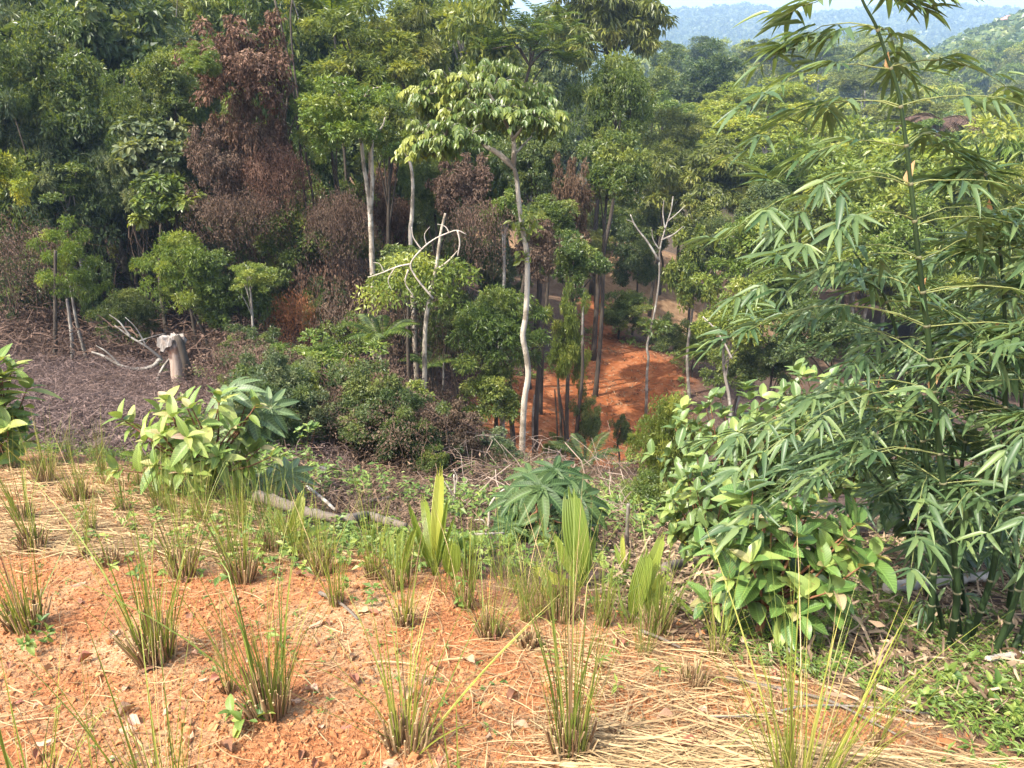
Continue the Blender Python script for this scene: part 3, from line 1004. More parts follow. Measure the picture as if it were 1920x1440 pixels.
    ('shrub_tree', 'dark bush at the left edge behind the dry thicket', 30, 520, 75, 70, 21, 'loose2', 'dark', 'dark'),
    ('valley_tree', 'olive green tree between the vine-covered tree and the dark valley tree', 1235, 330, 60, 60, 44, 'round3', 'olive', 'dark'),
    ('valley_tree', 'sunlit rounded tree under the broad yellow-green valley tree', 1290, 300, 70, 50, 50, 'dome1', 'bright', 'dark'),
    ('valley_tree', 'yellowish small tree left of the umbrella tree', 1345, 215, 60, 36, 74, 'dome2', 'yellow', 'dark'),
    ('valley_tree', 'leafy tree low under the brightest rounded valley tree', 1450, 330, 70, 50, 40, 'round2', 'bright', 'dark'),
    ('valley_tree', 'green tree in the gap right of the huge dark tree', 1225, 165, 50, 50, 75, 'round1', 'mid', 'dark'),
    ('valley_tree', 'bright tree in the gap below the huge dark tree', 1240, 225, 55, 45, 60, 'dome2', 'bright', 'dark'),
    ('shrub_tree', 'leafy shrub beyond the right edge behind the bamboo', 2120, 800, 120, 110, 9, 'loose1', 'mid', 'dark'),
    ('shrub_tree', 'leafy tree beyond the right edge on the falling slope', 2150, 600, 130, 110, 15, 'round3', 'mid', 'dark'),
    ('valley_tree', 'dark green tree low in the valley left of the bamboo', 1440, 400, 70, 62, 36, 'round2', 'dark', 'dark'),
]
tree('forest_tree', 'bright yellow-green leafy tree cut by the left edge of the photo', -8, 340, 58, 78, 14, 'loose3', 'yellow', 'dark', seed=7, bx=-230, limbs=8)
for n_, rec in enumerate(TREES):
    nm, lab, cx, cy, rx, ry, Y, cr, lf, bk = rec
    tree(nm, lab, cx, cy, rx, ry, Y, cr, lf, bk, seed=100 + n_)

# dead vines draped over trees
VINES = [
    ('dead_vine', 'dome of dead red-brown vines smothering a tree at upper left', 438, 122, 100, 94, 20.6, 'deaddome', 'dead'),
    ('dead_vine', 'dark column of dead vines hanging below the red-brown dome', 476, 275, 72, 105, 21.2, 'deaddome', 'dead'),
    ('dead_vine', 'grey-brown curtain of dead vines reaching the ground left of the bright bush', 470, 400, 72, 95, 22.5, 'vine3', 'deadtan'),
    ('dead_vine', 'small pinkish-brown patch of dead leaves right of the vine column', 516, 250, 30, 46, 21.5, 'deaddome', 'dead'),
    ('dead_vine', 'hanging brown vine tangle below the parasol tree crown', 868, 345, 60, 62, 21, 'deaddome', 'deadtan'),
    ('dead_vine', 'brown dead vine strip between the trees right of the parasol trunk', 1075, 385, 40, 95, 25, 'deaddome', 'dead'),
    ('dead_vine', 'brown dead leaves behind the pale double trunk', 725, 395, 48, 85, 23, 'deaddome', 'dead'),
    ('dead_vine', 'rust-orange dried fronds right of the bush by the stump', 552, 605, 38, 62, 19, 'vine3', 'rust'),
    ('dead_vine', 'brown dry thicket at the left edge behind the dry grass', 25, 575, 90, 90, 19, 'twigs', 'deadtan'),
    ('dead_vine', 'dark brown vine thicket under the grey-green trees', 300, 450, 90, 70, 23.5, 'twigs', 'deadtan'),
    ('dead_vine', 'grey-brown vine curtain beside the dappled trunk', 690, 620, 80, 95, 18.5, 'vine3', 'deadtan'),
    ('dead_vine', 'thin brown vines hanging left of the red clearing', 860, 700, 50, 120, 18.5, 'twigs', 'deadtan'),
    ('dead_vine', 'dry brown vines at the far left under the dark tree', 60, 440, 70, 70, 22, 'twigs', 'dead'),
    ('dead_vine', 'brown dead leaves draped left of the dark vine column', 405, 305, 52, 78, 20.4, 'deaddome', 'deadtan'),
    ('dead_vine', 'dead brown leaf curtain right of the dark vine column', 520, 345, 46, 70, 20.6, 'vine2', 'dead'),
    ('dead_vine', 'low brown curtain of dead leaves under the dark vine column', 440, 415, 60, 55, 20.2, 'vine1', 'deadtan'),
    ('dead_vine', 'brown vine fringe at the far left over the dry thicket', 50, 480, 62, 60, 19, 'vine3', 'deadtan'),
    ('dead_vine', 'brown dead leaf drape beside the pale double trunk', 640, 440, 46, 80, 20.4, 'vine1', 'deadtan'),
    ('dead_vine', 'brown vine veil left of the winding pale trunk at mid height', 900, 430, 46, 62, 19.6, 'vine3', 'deadtan'),
    ('dead_vine', 'brown dead fern heap below the red clearing', 1150, 905, 52, 42, 10.5, 'vine3', 'deadtan'),
    ('dead_vine', 'brown dead brush left of the small-leaved bush', 1185, 945, 40, 40, 8.6, 'twigs', 'deadtan'),
    ('dead_vine', 'tall dry brush heap left of the hand-leaved plant', 905, 890, 52, 48, 9.6, 'twigs', 'deadtan'),
    ('dead_vine', 'dry brush heap below the dappled trunk', 830, 880, 48, 40, 10.5, 'vine3', 'deadtan'),
    ('dead_vine', 'dry brown brush behind the cut grey trunk', 660, 870, 60, 36, 10.5, 'twigs', 'deadtan'),
    ('dead_vine', 'dry brown brush under the low rounded bush', 560, 810, 50, 36, 12, 'vine3', 'deadtan'),
    ('dead_vine', 'dry brush mound left of the dappled trunk foot', 740, 860, 50, 36, 11.5, 'twigs', 'dead'),
    ('dead_vine', 'brown vine tangle right of the rust-orange fronds', 620, 560, 60, 90, 20.5, 'vine3', 'dead'),
    ('dead_vine', 'hanging dry vines above the narrow tree by the red track', 1000, 470, 50, 62, 20.5, 'deaddome', 'deadtan'),
    ('dead_vine', 'brownish vine drape low in the centre behind the bare white branches', 800, 560, 70, 100, 20.5, 'twigs', 'deadtan'),
]
for n_, (nm, lab, cx, cy, rx, ry, Y, cr, lf) in enumerate(VINES):
    tree(nm, lab, cx, cy, rx, ry, Y, cr, lf, None, seed=300 + n_, cat='vines', limbs=4)

LNAME = {'dark': 'dark green', 'mid': 'mid green', 'blue': 'bluish green', 'olive': 'olive green', 'yellow': 'yellow-green', 'bright': 'bright green', 'deadtan': 'dry brown'}
CNAME = {'round1': 'rounded', 'round2': 'full', 'round3': 'narrow-leaved', 'loose1': 'loose', 'loose2': 'shaggy', 'loose3': 'broad-leaved', 'wispy': 'wispy', 'droop1': 'drooping', 'droop2': 'drooping', 'dome1': 'domed', 'dome2': 'broad domed', 'deaddome': 'leafy', 'vine3': 'viny'}


def zone(px):
    for a_, t_ in ((150, 'at the far left'), (330, 'left of the dead vine dome'), (560, 'behind the dead vine dome'), (760, 'by the pale double trunk'), (1010, 'behind the parasol tree'), (1240, 'above the red track')):
        if px < a_:
            return t_
    return 'in the valley ' + ('left of the bamboo' if px < 1560 else 'behind the bamboo' if px < 1800 else 'at the right edge')


# ranks of trees in the depth of the wood and down the valley
g = np.random.default_rng(5)
cr_l = ['round1', 'round2', 'round3', 'loose1', 'loose2', 'loose3', 'wispy', 'droop2']
for q in range(110):
    Y = 27 + 75 * (q / 110) ** 1.2
    px = g.uniform(-250, 1150 if Y < 75 else 1100)
    x = (px - 960) / F * Y * 1.05
    R = g.uniform(2.0, 3.4) * (1 + Y / 120)
    h = g.uniform(5.5, 9.5)
    z = gz(x, Y)
    # keep the track and its pale bank open
    if in_poly(np.array([x]), np.array([Y]), POLY)[0] > -2:
        continue
    if 1060 < px < 1300 and Y < 62:
        continue
    cr_, lf_ = cr_l[int(g.integers(8))], ['dark', 'mid', 'blue', 'mid', 'olive'][int(g.integers(5))]
    grow_tree('background_tree', f"{LNAME[lf_]} {CNAME[cr_]} tree {'high up' if Y > 60 else 'halfway up'} the slope {zone(px)}", (x, Y, z), np.array([x, Y, z + h]), np.array([R, R, R * g.uniform(.9, 1.5)]),
              cr_, lf_, 'grey', 'trees in the depth of the wooded slope', .075, q, limbs=3, lite=True)
for q in range(120):
    px = g.uniform(-200, 1075)
    Y = g.uniform(21.5, 30) if not 370 < px < 570 else g.uniform(25, 30)
    x = (px - 960) / F * Y * 1.05
    if in_poly(np.array([x]), np.array([Y]), POLY)[0] > -1.5:
        continue
    z = gz(x, Y)
    h = g.uniform(1.0, 6.5)
    R = g.uniform(1.0, 1.9)
    cr_, lf_ = cr_l[int(g.integers(8))], ['dark', 'mid', 'blue', 'mid'][int(g.integers(4))]
    grow_tree('understorey_tree', f"{'low' if h < 2.5 else 'tall' if h > 4.8 else 'middling'} {LNAME[lf_]} {CNAME[cr_]} understorey tree {zone(px)}", (x, Y, z), np.array([x, Y, z + h]), np.array([R, R, R * 1.4]),
              cr_, lf_, 'dark', 'understorey trees at the foot of the wood', .035, 500 + q, limbs=3, lite=True)
for q in range(220):
    Y = 38 + 215 * (q / 220) ** 1.35
    px = g.uniform(1240 if Y > 62 else 1560, 2260)
    x = (px - 960) / F * Y * 1.06
    z = gz(x, Y)
    R = g.uniform(3.6, 5.8) * (1 + Y / 400)
    h = R * g.uniform(.5, .9) + 3.5
    cr_, lf_ = ['dome1', 'dome2', 'round1', 'round2', 'droop1'][int(g.integers(5))], ['yellow', 'bright', 'olive', 'yellow', 'yellow', 'bright'][int(g.integers(6))]
    grow_tree('canopy_tree', f"{LNAME[lf_]} {CNAME[cr_]} canopy tree {'far off' if Y > 150 else 'halfway' if Y > 85 else 'near'} {zone(px)}", (x, Y, z), np.array([x, Y, z + h]), np.array([R, R, R * .85]),
              cr_, lf_, 'grey', 'closed canopy of the valley', .12, 700 + q, limbs=3, lite=True)

# low growth at the foot of the wood, from the stump to the red clearing
for q in range(130):
    px = g.uniform(440, 940)
    Y = 8.6 + 9 * g.random() ** .9
    if px > 860 and Y < 10:
        continue
    x = (px - 960) / F * Y * 1.05
    if in_poly(np.array([x]), np.array([Y]), POLY)[0] > -1.5:
        continue
    z = gz(x, Y)
    R = g.uniform(.35, .85) * (.62 + .38 * min(1, (Y - 7) / 6))
    h = R * g.uniform(.5, 1.3)
    dead_ = q % 3 == 0
    cr_ = ['deaddome', 'vine3'][q % 2] if dead_ else ['loose3', 'loose1', 'loose2', 'wispy'][int(g.integers(4))]
    lf_ = 'deadtan' if dead_ else ['dark', 'mid', 'dark', 'blue'][int(g.integers(4))]
    lab_ = f"{'small' if R < .55 else 'wide'} {LNAME[lf_]} {CNAME[cr_]} bush at the foot of the wood {'right of the stump' if px < 600 else 'left of the dappled trunk' if px < 740 else 'below the dappled trunk' if px < 850 else 'by the red clearing'}"
    grow_tree('undergrowth_bush', lab_, (x, Y, z), np.array([x, Y, z + h]), np.array([R, R, R * g.uniform(.6, 1.2)]),
              cr_, lf_, 'dark', 'dry bushes in the undergrowth' if dead_ else 'green bushes in the undergrowth', .014, 1500 + q, limbs=3, cat='bush', lite=True)
# ---------------------------------------------------------------- single trees with bare or pale trunks
def px_path(pts, Y, n=26):
    """smooth world curve through photo pixels; a third value moves a point nearer or farther"""
    W = []
    for q in pts:
        W.append(at(q[0], q[1], Y + (q[2] if len(q) > 2 else 0)))
    return spline(W, n)


def px_r(wpx, P):
    """radius in metres of something wpx pixels wide at P"""
    c, s = math.cos(PITCH), math.sin(PITCH)
    d = (P - CAM) @ np.array([0, c, -s])
    return wpx * d / F / 2


def parasol_tree():
    Y = 13.0
    tr = [(977, 884), (979, 830), (983, 750), (990, 707), (987, 667), (980, 630), (985, 597), (988, 547), (988, 480), (982, 443), (973, 383), (968, 333), (962, 310)]
    P = px_path(tr, Y, 44)
    P[0, 2] = gz(P[0, 0], P[0, 1]) - .2
    base = np.array([P[0, 0], P[0, 1], gz(P[0, 0], P[0, 1])])
    th = thing('parasol_tree', 'tall tree with winding pale trunk and flat drooping yellow-green crown at centre', 'tree', base)
    mb = MB()
    wd = np.interp(np.linspace(0, 1, 44), [0, .3, .7, 1], [12, 10.5, 9.5, 8])
    mb.tube(P - base, [px_r(w_, p_) for w_, p_ in zip(wd, P)], 12, wob=.14, seed=3)
    obj('trunk', mb.mesh('trunk', BARK['white'], True), th)
    g = np.random.default_rng(8)
    limbs = [([(963, 314), (935, 288), (905, 270), (875, 240, .3), (850, 195, .5)], 12), ([(962, 312), (964, 280), (960, 255), (940, 215, -.4), (915, 170, -.6)], 11),
             ([(905, 270), (870, 262, -.4), (830, 255, -.8)], 6), ([(961, 262), (985, 235, -.4), (1015, 222, -.8)], 6), ([(964, 290), (990, 262, .6), (1012, 240, .9)], 5),
             ([(880, 245, .3), (840, 215, .9), (800, 195, 1.0)], 6), ([(930, 205, -.5), (960, 185, .4), (985, 185, .8)], 5)]
    for lp, w_ in limbs:
        Q = px_path(lp, Y, 10)
        mb = MB()
        mb.tube(Q - base, [px_r(v, p_) for v, p_ in zip(np.linspace(w_, w_ * .35, 10), Q)], 7, wob=.1)
        obj('limb', mb.mesh('limb', BARK['white'], True), th)
    # foliage plates: (px, py, half width, half height, dY)
    cl = [(805, 172, 42, 20, .6), (850, 158, 45, 22, .5), (885, 172, 40, 22, .2), (925, 132, 34, 22, 0), (935, 160, 45, 22, -.2), (985, 175, 34, 20, .3),
          (1010, 190, 25, 14, .6), (800, 205, 34, 14, .8), (855, 205, 40, 16, .4), (905, 205, 40, 18, -.4), (955, 205, 40, 18, -.6), (1000, 222, 36, 16, -.6),
          (1035, 225, 22, 18, -.4), (795, 245, 36, 18, -.4), (835, 250, 40, 18, -.9), (880, 252, 40, 16, -.8), (785, 275, 26, 18, -.6), (815, 275, 30, 16, -.9),
          (905, 225, 40, 16, .9), (965, 235, 34, 14, .8), (930, 185, 40, 18, .9), (775, 178, 18, 14, .6), (870, 225, 40, 14, .2), (1020, 235, 26, 14, .2)]
    mb = MB()
    tw = MB()
    for (x, y, hw, hh, dY) in cl:
        c = at(x, y - 6, Y + dY)
        sc = depth(x, y, Y) / F
        k = 26
        o = c + np.stack([g.uniform(-1, 1, k) * hw * sc * .72, g.uniform(-1, 1, k) * hw * sc * .9, g.uniform(-.9, .9, k) * hh * sc], 1)
        tone = np.clip(g.normal(.52, .22) + .12 * g.normal(size=k), 0, 1)
        for z_ in range(0, k, 2):
            tw.tube(spline([c - np.array([0, 0, hh * sc * .6]), (c + o[z_]) / 2, o[z_]], 5), np.linspace(.012, .004, 5), 4, cap=False)
        # each sprig: a twig with two rows of hanging leaves
        a = g.uniform(0, 6.28, k)
        D = norm(np.stack([np.cos(a), np.sin(a), g.uniform(-.1, .35, k)], 1))
        for s_ in np.linspace(0, 1, 6):
            for sg in (-1, 1):
                side = np.stack([-D[:, 1], D[:, 0], 0 * a], 1) * sg
                X = norm(side * .55 + D * .35 + np.array([0, 0, -.75]) + .18 * g.normal(size=(k, 3)))
                U = norm(D * .5 + side * .35 + np.array([0, 0, .75]) + .25 * g.normal(size=(k, 3)))
                mb.inst(T_OVALS, o + D * (s_ * .22) - np.array([0, 0, .10]) * s_ ** 2, X, U, g.uniform(.06, .155, k), g.random(k), np.clip(tone + .15 * s_, 0, 1))
    # tufts on the trunk
    for (x, y, r) in [(985, 405, 22), (975, 420, 18), (1000, 400, 16), (985, 440, 14), (985, 485, 12), (978, 478, 10), (1000, 425, 14)]:
        k = 12
        c = at(x, y, Y) + g.normal(size=(k, 3)) * r * .5 * depth(x, y, Y) / F
        X = norm(g.normal(size=(k, 3)) + np.array([0, 0, -.3]))
        mb.inst(T_OVALS, c, X, norm(g.normal(size=(k, 3)) * .4 + np.array([0, 0, 1])), g.uniform(.12, .2, k), g.random(k), .8)
    obj('crown', mb.mesh('crown', L['hero']), th).location = -base
    tag(obj('twigs', tw.mesh('twigs', BARK['grey'], True), th, -base), kind='stuff')


T_OVALS = leaf_grid(3, 2, lambda t: (.02, .22, .2, .01)[int(round(t * 3))], .22, .22)
parasol_tree()


def bare(name, label, cat, Y, stems, bark, r_end=.4, group=None, ground_base=True, leaves=None, seed=0, sides=8):
    """a bare tree or branch: first stem is the trunk, the others its limbs. stem = (pixel path, width px)"""
    g = np.random.default_rng(seed)
    P0 = px_path(stems[0][0], Y, 30)
    base = P0[0].copy()
    if ground_base:
        base[2] = gz(base[0], base[1])
        P0[0, 2] = base[2] - .1
    th = thing(name, label, cat, base, group)
    for k, (pts, w_) in enumerate(stems):
        n = 30 if k == 0 else 14
        P = P0 if k == 0 else px_path(pts, Y, n)
        mb = MB()
        mb.tube(P - base, [px_r(v, p_) for v, p_ in zip(np.linspace(w_, w_ * r_end, n), P)], sides, wob=.14, seed=seed + k)
        obj('trunk' if k == 0 else 'limb', mb.mesh('limb', BARK[bark], True), th)
    if leaves:
        lf, spots = leaves
        mb = MB()
        for (x, y, rx, ry, n) in spots:
            sc = depth(x, y, Y) / F
            d = norm(g.normal(size=(n, 3)) + np.array([0, 0, .4]))
            P = at(x, y, Y) + d * g.uniform(.4, 1, (n, 1)) * np.array([rx, rx, ry]) * sc
            X = norm(d * .6 + norm(g.normal(size=(n, 3))) + np.array([0, 0, -.3]))
            mb.inst(T_LEAF, P, X, norm(g.normal(size=(n, 3)) * .5 + np.array([0, 0, 1])), g.uniform(7, 13, n) * sc, g.random(n), g.random())
        obj('crown', mb.mesh('crown', L[lf]), th).location = -base
    return th


bare('pale_trunk_tree', 'pale double trunk rising through the brown vines left of centre', 'tree', 19.4,
     [([(705, 700), (702, 600), (697, 470), (694, 400), (688, 345), (682, 312), (677, 262), (668, 215), (662, 180)], 12), ([(694, 400), (698, 340), (697, 290), (700, 250)], 9),
      ([(668, 215), (690, 172), (715, 162)], 4), ([(700, 255), (716, 238), (722, 220)], 5), ([(663, 185), (645, 160), (625, 154)], 4), ([(676, 250), (650, 225), (630, 190)], 5)], 'white', seed=1)
bare('dappled_trunk', 'dappled grey trunk standing left of the low centre of the wood', 'tree', 15.5,
     [([(790, 860), (793, 780), (796, 700), (797, 620), (805, 560), (818, 500), (826, 440), (835, 400)], 11), ([(818, 505), (840, 490), (858, 470)], 5)], 'white', seed=2,
     leaves=('bright', [(740, 545, 60, 30, 420), (700, 560, 40, 28, 260), (800, 530, 50, 34, 380), (850, 510, 45, 26, 300), (770, 500, 60, 30, 360), (830, 555, 40, 26, 220), (880, 520, 26, 18, 120)]))
bare('bleached_branch', 'bleached bare branches arching over the leaves left of the winding trunk', 'dead branch', 15.0,
     [([(812, 560), (780, 520), (770, 495), (790, 468), (815, 448), (842, 436), (858, 432), (875, 440)], 4), ([(770, 495), (745, 500), (715, 512), (690, 520)], 3.5), ([(858, 432), (862, 455), (858, 480)], 4),
      ([(790, 468), (775, 445), (772, 425)], 3), ([(766, 505), (760, 530), (775, 555)], 4), ([(740, 502), (728, 525), (735, 545)], 2.5), ([(842, 436), (835, 425), (820, 420)], 2.5), ([(800, 460), (796, 440), (806, 425)], 2), ([(720, 510), (712, 495), (700, 492)], 2)], 'bleached', ground_base=False, seed=3)
bare('forked_sapling', 'white bare forked sapling above the red clearing', 'tree', 25.0,
     [([(1212, 764), (1213, 700), (1216, 670), (1213, 650), (1222, 610), (1230, 570), (1236, 520), (1237, 470), (1247, 430), (1258, 395), (1262, 368)], 5.5),
      ([(1236, 490), (1215, 455), (1192, 425), (1182, 402)], 5), ([(1240, 450), (1262, 440), (1280, 425)], 4), ([(1252, 415), (1270, 400), (1285, 385)], 3), ([(1247, 430), (1243, 400), (1245, 375)], 3), ([(1196, 430), (1188, 418), (1175, 412)], 2.5), ([(1238, 470), (1225, 450), (1222, 430)], 3)], 'grey', seed=4,
     leaves=('mid', [(1225, 615, 26, 14, 140), (1240, 610, 24, 10, 110)]))
bare('thin_grey_trunk', 'thin grey trunk at the left side of the track opening', 'tree', 27,
     [([(1092, 640), (1093, 580), (1094, 530), (1090, 505), (1084, 480)], 5), ([(1093, 530), (1097, 508), (1100, 490)], 3)], 'grey', seed=5)
for k, (lab, Y, pts, w_, bk) in enumerate([
    ('leaning thin trunk in the dark wood left of the red clearing', 16.5, [(812, 850), (818, 790), (830, 730), (832, 680)], 5, 'grey'),
    ('thin broken stick trunk beside the dappled trunk', 16, [(798, 835), (800, 790), (806, 745)], 5, 'grey'),
    ('dark trunk in front of the red clearing left of the winding trunk', 17.5, [(960, 880), (962, 830), (958, 770), (955, 700)], 12, 'dark'),
    ('dark trunk in the red clearing right of the winding trunk', 17.5, [(1005, 790), (1007, 740), (1010, 700), (1012, 650)], 10, 'dark'),
    ('dark leaning trunk at the edge of the red clearing', 18, [(1072, 865), (1080, 820), (1086, 760), (1092, 700), (1092, 640)], 9, 'dark'),
    ('thin dark stem in the shade of the red clearing', 18.2, [(1060, 850), (1058, 800), (1050, 740)], 4, 'dark'),
    ('second thin dark stem in the shade of the red clearing', 18.4, [(1046, 845), (1044, 790), (1040, 730)], 4, 'dark'),
    ('pale stem under the dense rounded tree', 17, [(940, 850), (942, 810), (948, 770)], 6, 'grey'),
    ('pale stem just right of the winding trunk foot', 17.5, [(1001, 830), (1000, 780), (1003, 740)], 7, 'grey'),
    ('diagonal dead pole leaning across the red clearing', 17, [(1030, 875), (1050, 845), (1075, 815)], 5, 'grey'),
    ('dappled trunk beneath the low rounded bush', 15.5, [(728, 830), (726, 790), (722, 740), (717, 690), (715, 640)], 11, 'white'),
    ('thin trunk under the slender layered tree at far left', 17, [(136, 690), (135, 640), (130, 590), (125, 560)], 8, 'grey'),
    ('dark trunk of the slender layered tree at far left', 17, [(103, 690), (104, 620), (104, 540), (104, 470)], 9, 'dark'),
    ('thin vine stem hanging right of the dead vine column', 22, [(575, 420), (568, 330), (560, 250), (548, 150), (530, 60), (515, 0)], 6, 'dark'),
    ('second dark stem climbing out of the top edge', 22.5, [(590, 400), (575, 300), (552, 130), (545, 40), (548, 0)], 5, 'dark'),
    ('pale forked trunk in the upper left wood', 26.5, [(200, 300), (198, 240), (195, 190), (190, 150), (180, 110), (168, 30), (165, 0)], 12, 'white'),
    ('thin pale trunk right of the forked trunk in the upper left', 26.5, [(228, 250), (230, 190), (234, 140)], 6, 'white'),
    ('dark trunk at the upper left under the dark tree', 25, [(88, 320), (84, 230), (76, 150), (72, 110)], 10, 'dark'),
    ('dark slanting stem over the brown slope at mid left', 23, [(385, 470), (365, 420), (345, 380)], 6, 'dark'),
    ('thin trunk behind the upper left of the winding trunk', 19, [(770, 470), (772, 410), (774, 350), (770, 310), (757, 280)], 9, 'white'),
    ('slim white stick leaning behind the left bamboo leaves', 19, [(1372, 672), (1356, 640), (1338, 614), (1318, 594)], 4, 'bleached'),
]):
    if 13 <= k < 20:
        p_ = at(pts[0][0], pts[0][1], Y)
        d_ = np.array([p_[0], Y, gz(p_[0], Y)]) - CAM
        c_, s_ = math.cos(PITCH), math.sin(PITCH)
        f_ = d_ @ np.array([0, c_, -s_])
        pts = [(960 + F * d_[0] / f_, 720 - F * (d_ @ np.array([0, s_, c_])) / f_)] + pts
    bare('thin_tree', lab, 'tree', Y, [(pts, w_)], bk, .6, seed=40 + k, ground_base=k < 20)

# ferns and feathery sprays
FR = frond(22, .24, 3)
FR_ME = FR.mesh('frond', L['mid'])


def fern(name, label, px, py, Y, n, ln, leaf, seed, cat='fern', trunk=True, tilt=.35, spread=6.28, a0=0):
    g = np.random.default_rng(seed)
    c = at(px, py, Y)
    b = np.array([c[0], c[1], gz(c[0], c[1])])
    th = thing(name, label, cat, b)
    for k in range(n):
        a = a0 + spread * (k + g.uniform(-.2, .2)) / n
        o = obj('frond', FR_ME, th, mat=L[leaf])
        place(o, c - b, np.array([math.cos(a), math.sin(a), tilt + g.uniform(-.15, .2)]), np.array([0, 0, 1.0]), ln * g.uniform(.8, 1.15))
    if trunk:
        mb = MB()
        mb.tube(spline([b - (0, 0, .2), (b + c) / 2 + (.06, 0, 0), c], 8) - b, .05, 7, wob=.2)
        obj('trunk', mb.mesh('trunk', BARK['dark'], True), th)


fern('tree_fern', 'tree fern with spread fronds over the dappled trunk foot', 715, 640, 15, 8, 1.0, 'mid', 1)
fern('tree_fern', 'tree fern fronds at the top edge left of the upper crown', 625, 40, 30, 9, 3.0, 'bright', 2)
fern('tree_fern', 'small fern in shade beside the dappled trunk', 805, 690, 18, 7, .8, 'mid', 3)
fern('feathery_palm', 'big feathery sprays at the left edge above the bushes', 10, 120, 26, 9, 3.0, 'blue', 4)
fern('dead_palm', 'dry grey palm fronds in the valley right of the bamboo culm', 1755, 228, 62, 16, 3.6, 'deadtan', 5, 'palm', True, -.2)
fern('ginger_plant', 'dark green feathery plant behind the hand-leaved plant', 1100, 870, 12.5, 7, .75, 'dark', 6, 'plant', True, .5)

# house on the far right hillside
hp = hit(1896, 66, 460)
hp[2] += 5.0
hs = thing('hillside_house', 'tiny pale house with reddish roof on the far right hillside', 'house', hp)
mw, _, pw = new_mat('house_wall')
pw.inputs['Base Color'].default_value = (.6, .5, .45, 1)
mr, _, pr = new_mat('house_roof')
pr.inputs['Base Color'].default_value = (.42, .2, .15, 1)
mg, _, pg = new_mat('house_window')
pg.inputs['Base Color'].default_value = (.03, .035, .04, 1)


def box(x0, x1, y0, y1, z0, z1):
    V = np.array([(x, y, z) for x in (x0, x1) for y in (y0, y1) for z in (z0, z1)])
    return V, [np.array([(0, 1, 3, 2), (4, 6, 7, 5), (0, 4, 5, 1), (2, 3, 7, 6), (0, 2, 6, 4), (1, 5, 7, 3)])]


obj('wall', MB().add(*box(-5, 5, -3, 3, -8, 1.2)).mesh('wall', mw), hs)
obj('roof', MB().add(np.array([(-5.8, -3.8, 1.2), (5.8, -3.8, 1.2), (5.8, 3.8, 1.2), (-5.8, 3.8, 1.2), (-3.5, 0, 3.2), (3.5, 0, 3.2)]), [np.array([(0, 1, 5, 4), (2, 3, 4, 5)]), np.array([(1, 2, 5), (3, 0, 4)])]).mesh('roof', mr), hs)
for wx in (-3.2, 0, 3.2):
    obj('window', MB().add(*box(wx - .7, wx + .7, -3.06, -2.9, -1, .5)).mesh('window', mg), hs)

# ---------------------------------------------------------------- stump, logs and dead wood
def stump():
    b = hit(338, 728)
    Y = b[1]
    th = thing('broken_stump', 'tall weathered tree stump with jagged pale overhanging top', 'stump', b)
    sc = depth(338, 680, Y) / F
    top = at(338, 640, Y)
    h = top[2] - b[2]
    g = np.random.default_rng(4)
    mb = MB()
    mb.tube([(0, 0, -.2), (0, 0, h * .3), (.01, 0, h * .6), (0, 0, h * .85), (-.01, 0, h)], np.array([15, 13, 11.5, 11.5, 12]) * sc, 14, wob=.28, seed=4)
    obj('trunk', mb.mesh('trunk', MAT_STUMP, True), th)
    # splintered cap leaning to the left
    mb = MB()
    n = 26
    for k in range(2):
        rr = np.array([22, 16])[k] * sc
        cx = np.array([-5, 8])[k] * sc
        a = np.arange(n) / n * 2 * np.pi
        ro = rr * (1 + .13 * g.normal(size=n) + .15 * np.sin(3 * a + k))
        lo = np.stack([cx + ro * np.cos(a), ro * np.sin(a) * .8, h - 4 * sc + 5 * sc * g.normal(size=n) - 7 * sc * (np.cos(a) < -.3)], 1)
        up = np.stack([cx + ro * .88 * np.cos(a), ro * .7 * np.sin(a), h + (6 + 5 * k) * sc + 3 * sc * g.normal(size=n)], 1)
        V = np.concatenate([lo, up, [[cx, 0, h + (8 + 5 * k) * sc]]])
        i_ = np.arange(n)
        j_ = (i_ + 1) % n
        mb.add(V, [np.stack([i_, j_, j_ + n, i_ + n], 1), np.stack([i_ + n, j_ + n, np.full(n, 2 * n)], 1), ])
    obj('splintered_cap', mb.mesh('cap', MAT_CAP), th)
    mb = MB()
    mb.tube([(12 * sc, -.1, h + 14 * sc), (18 * sc, -.12, h), (22 * sc, -.12, h - 30 * sc), (25 * sc, -.1, h - 70 * sc)], np.array([5, 6, 7, 8]) * sc, 7, wob=.3)
    obj('bark_strip', mb.mesh('bark_strip', BARK['dark'], True), th)


MAT_STUMP = bark_mat('weathered_wood', (.20, .13, .09), (.46, .37, .30), 5, (.27, .14, .08), bump=.5, stretch=(1.5, 1.5, .12))
MAT_CAP = bark_mat('bleached_wood', (.14, .12, .10), (.38, .34, .30), 9, (.26, .21, .17), bump=.6, stretch=(1, 1, .4))
stump()


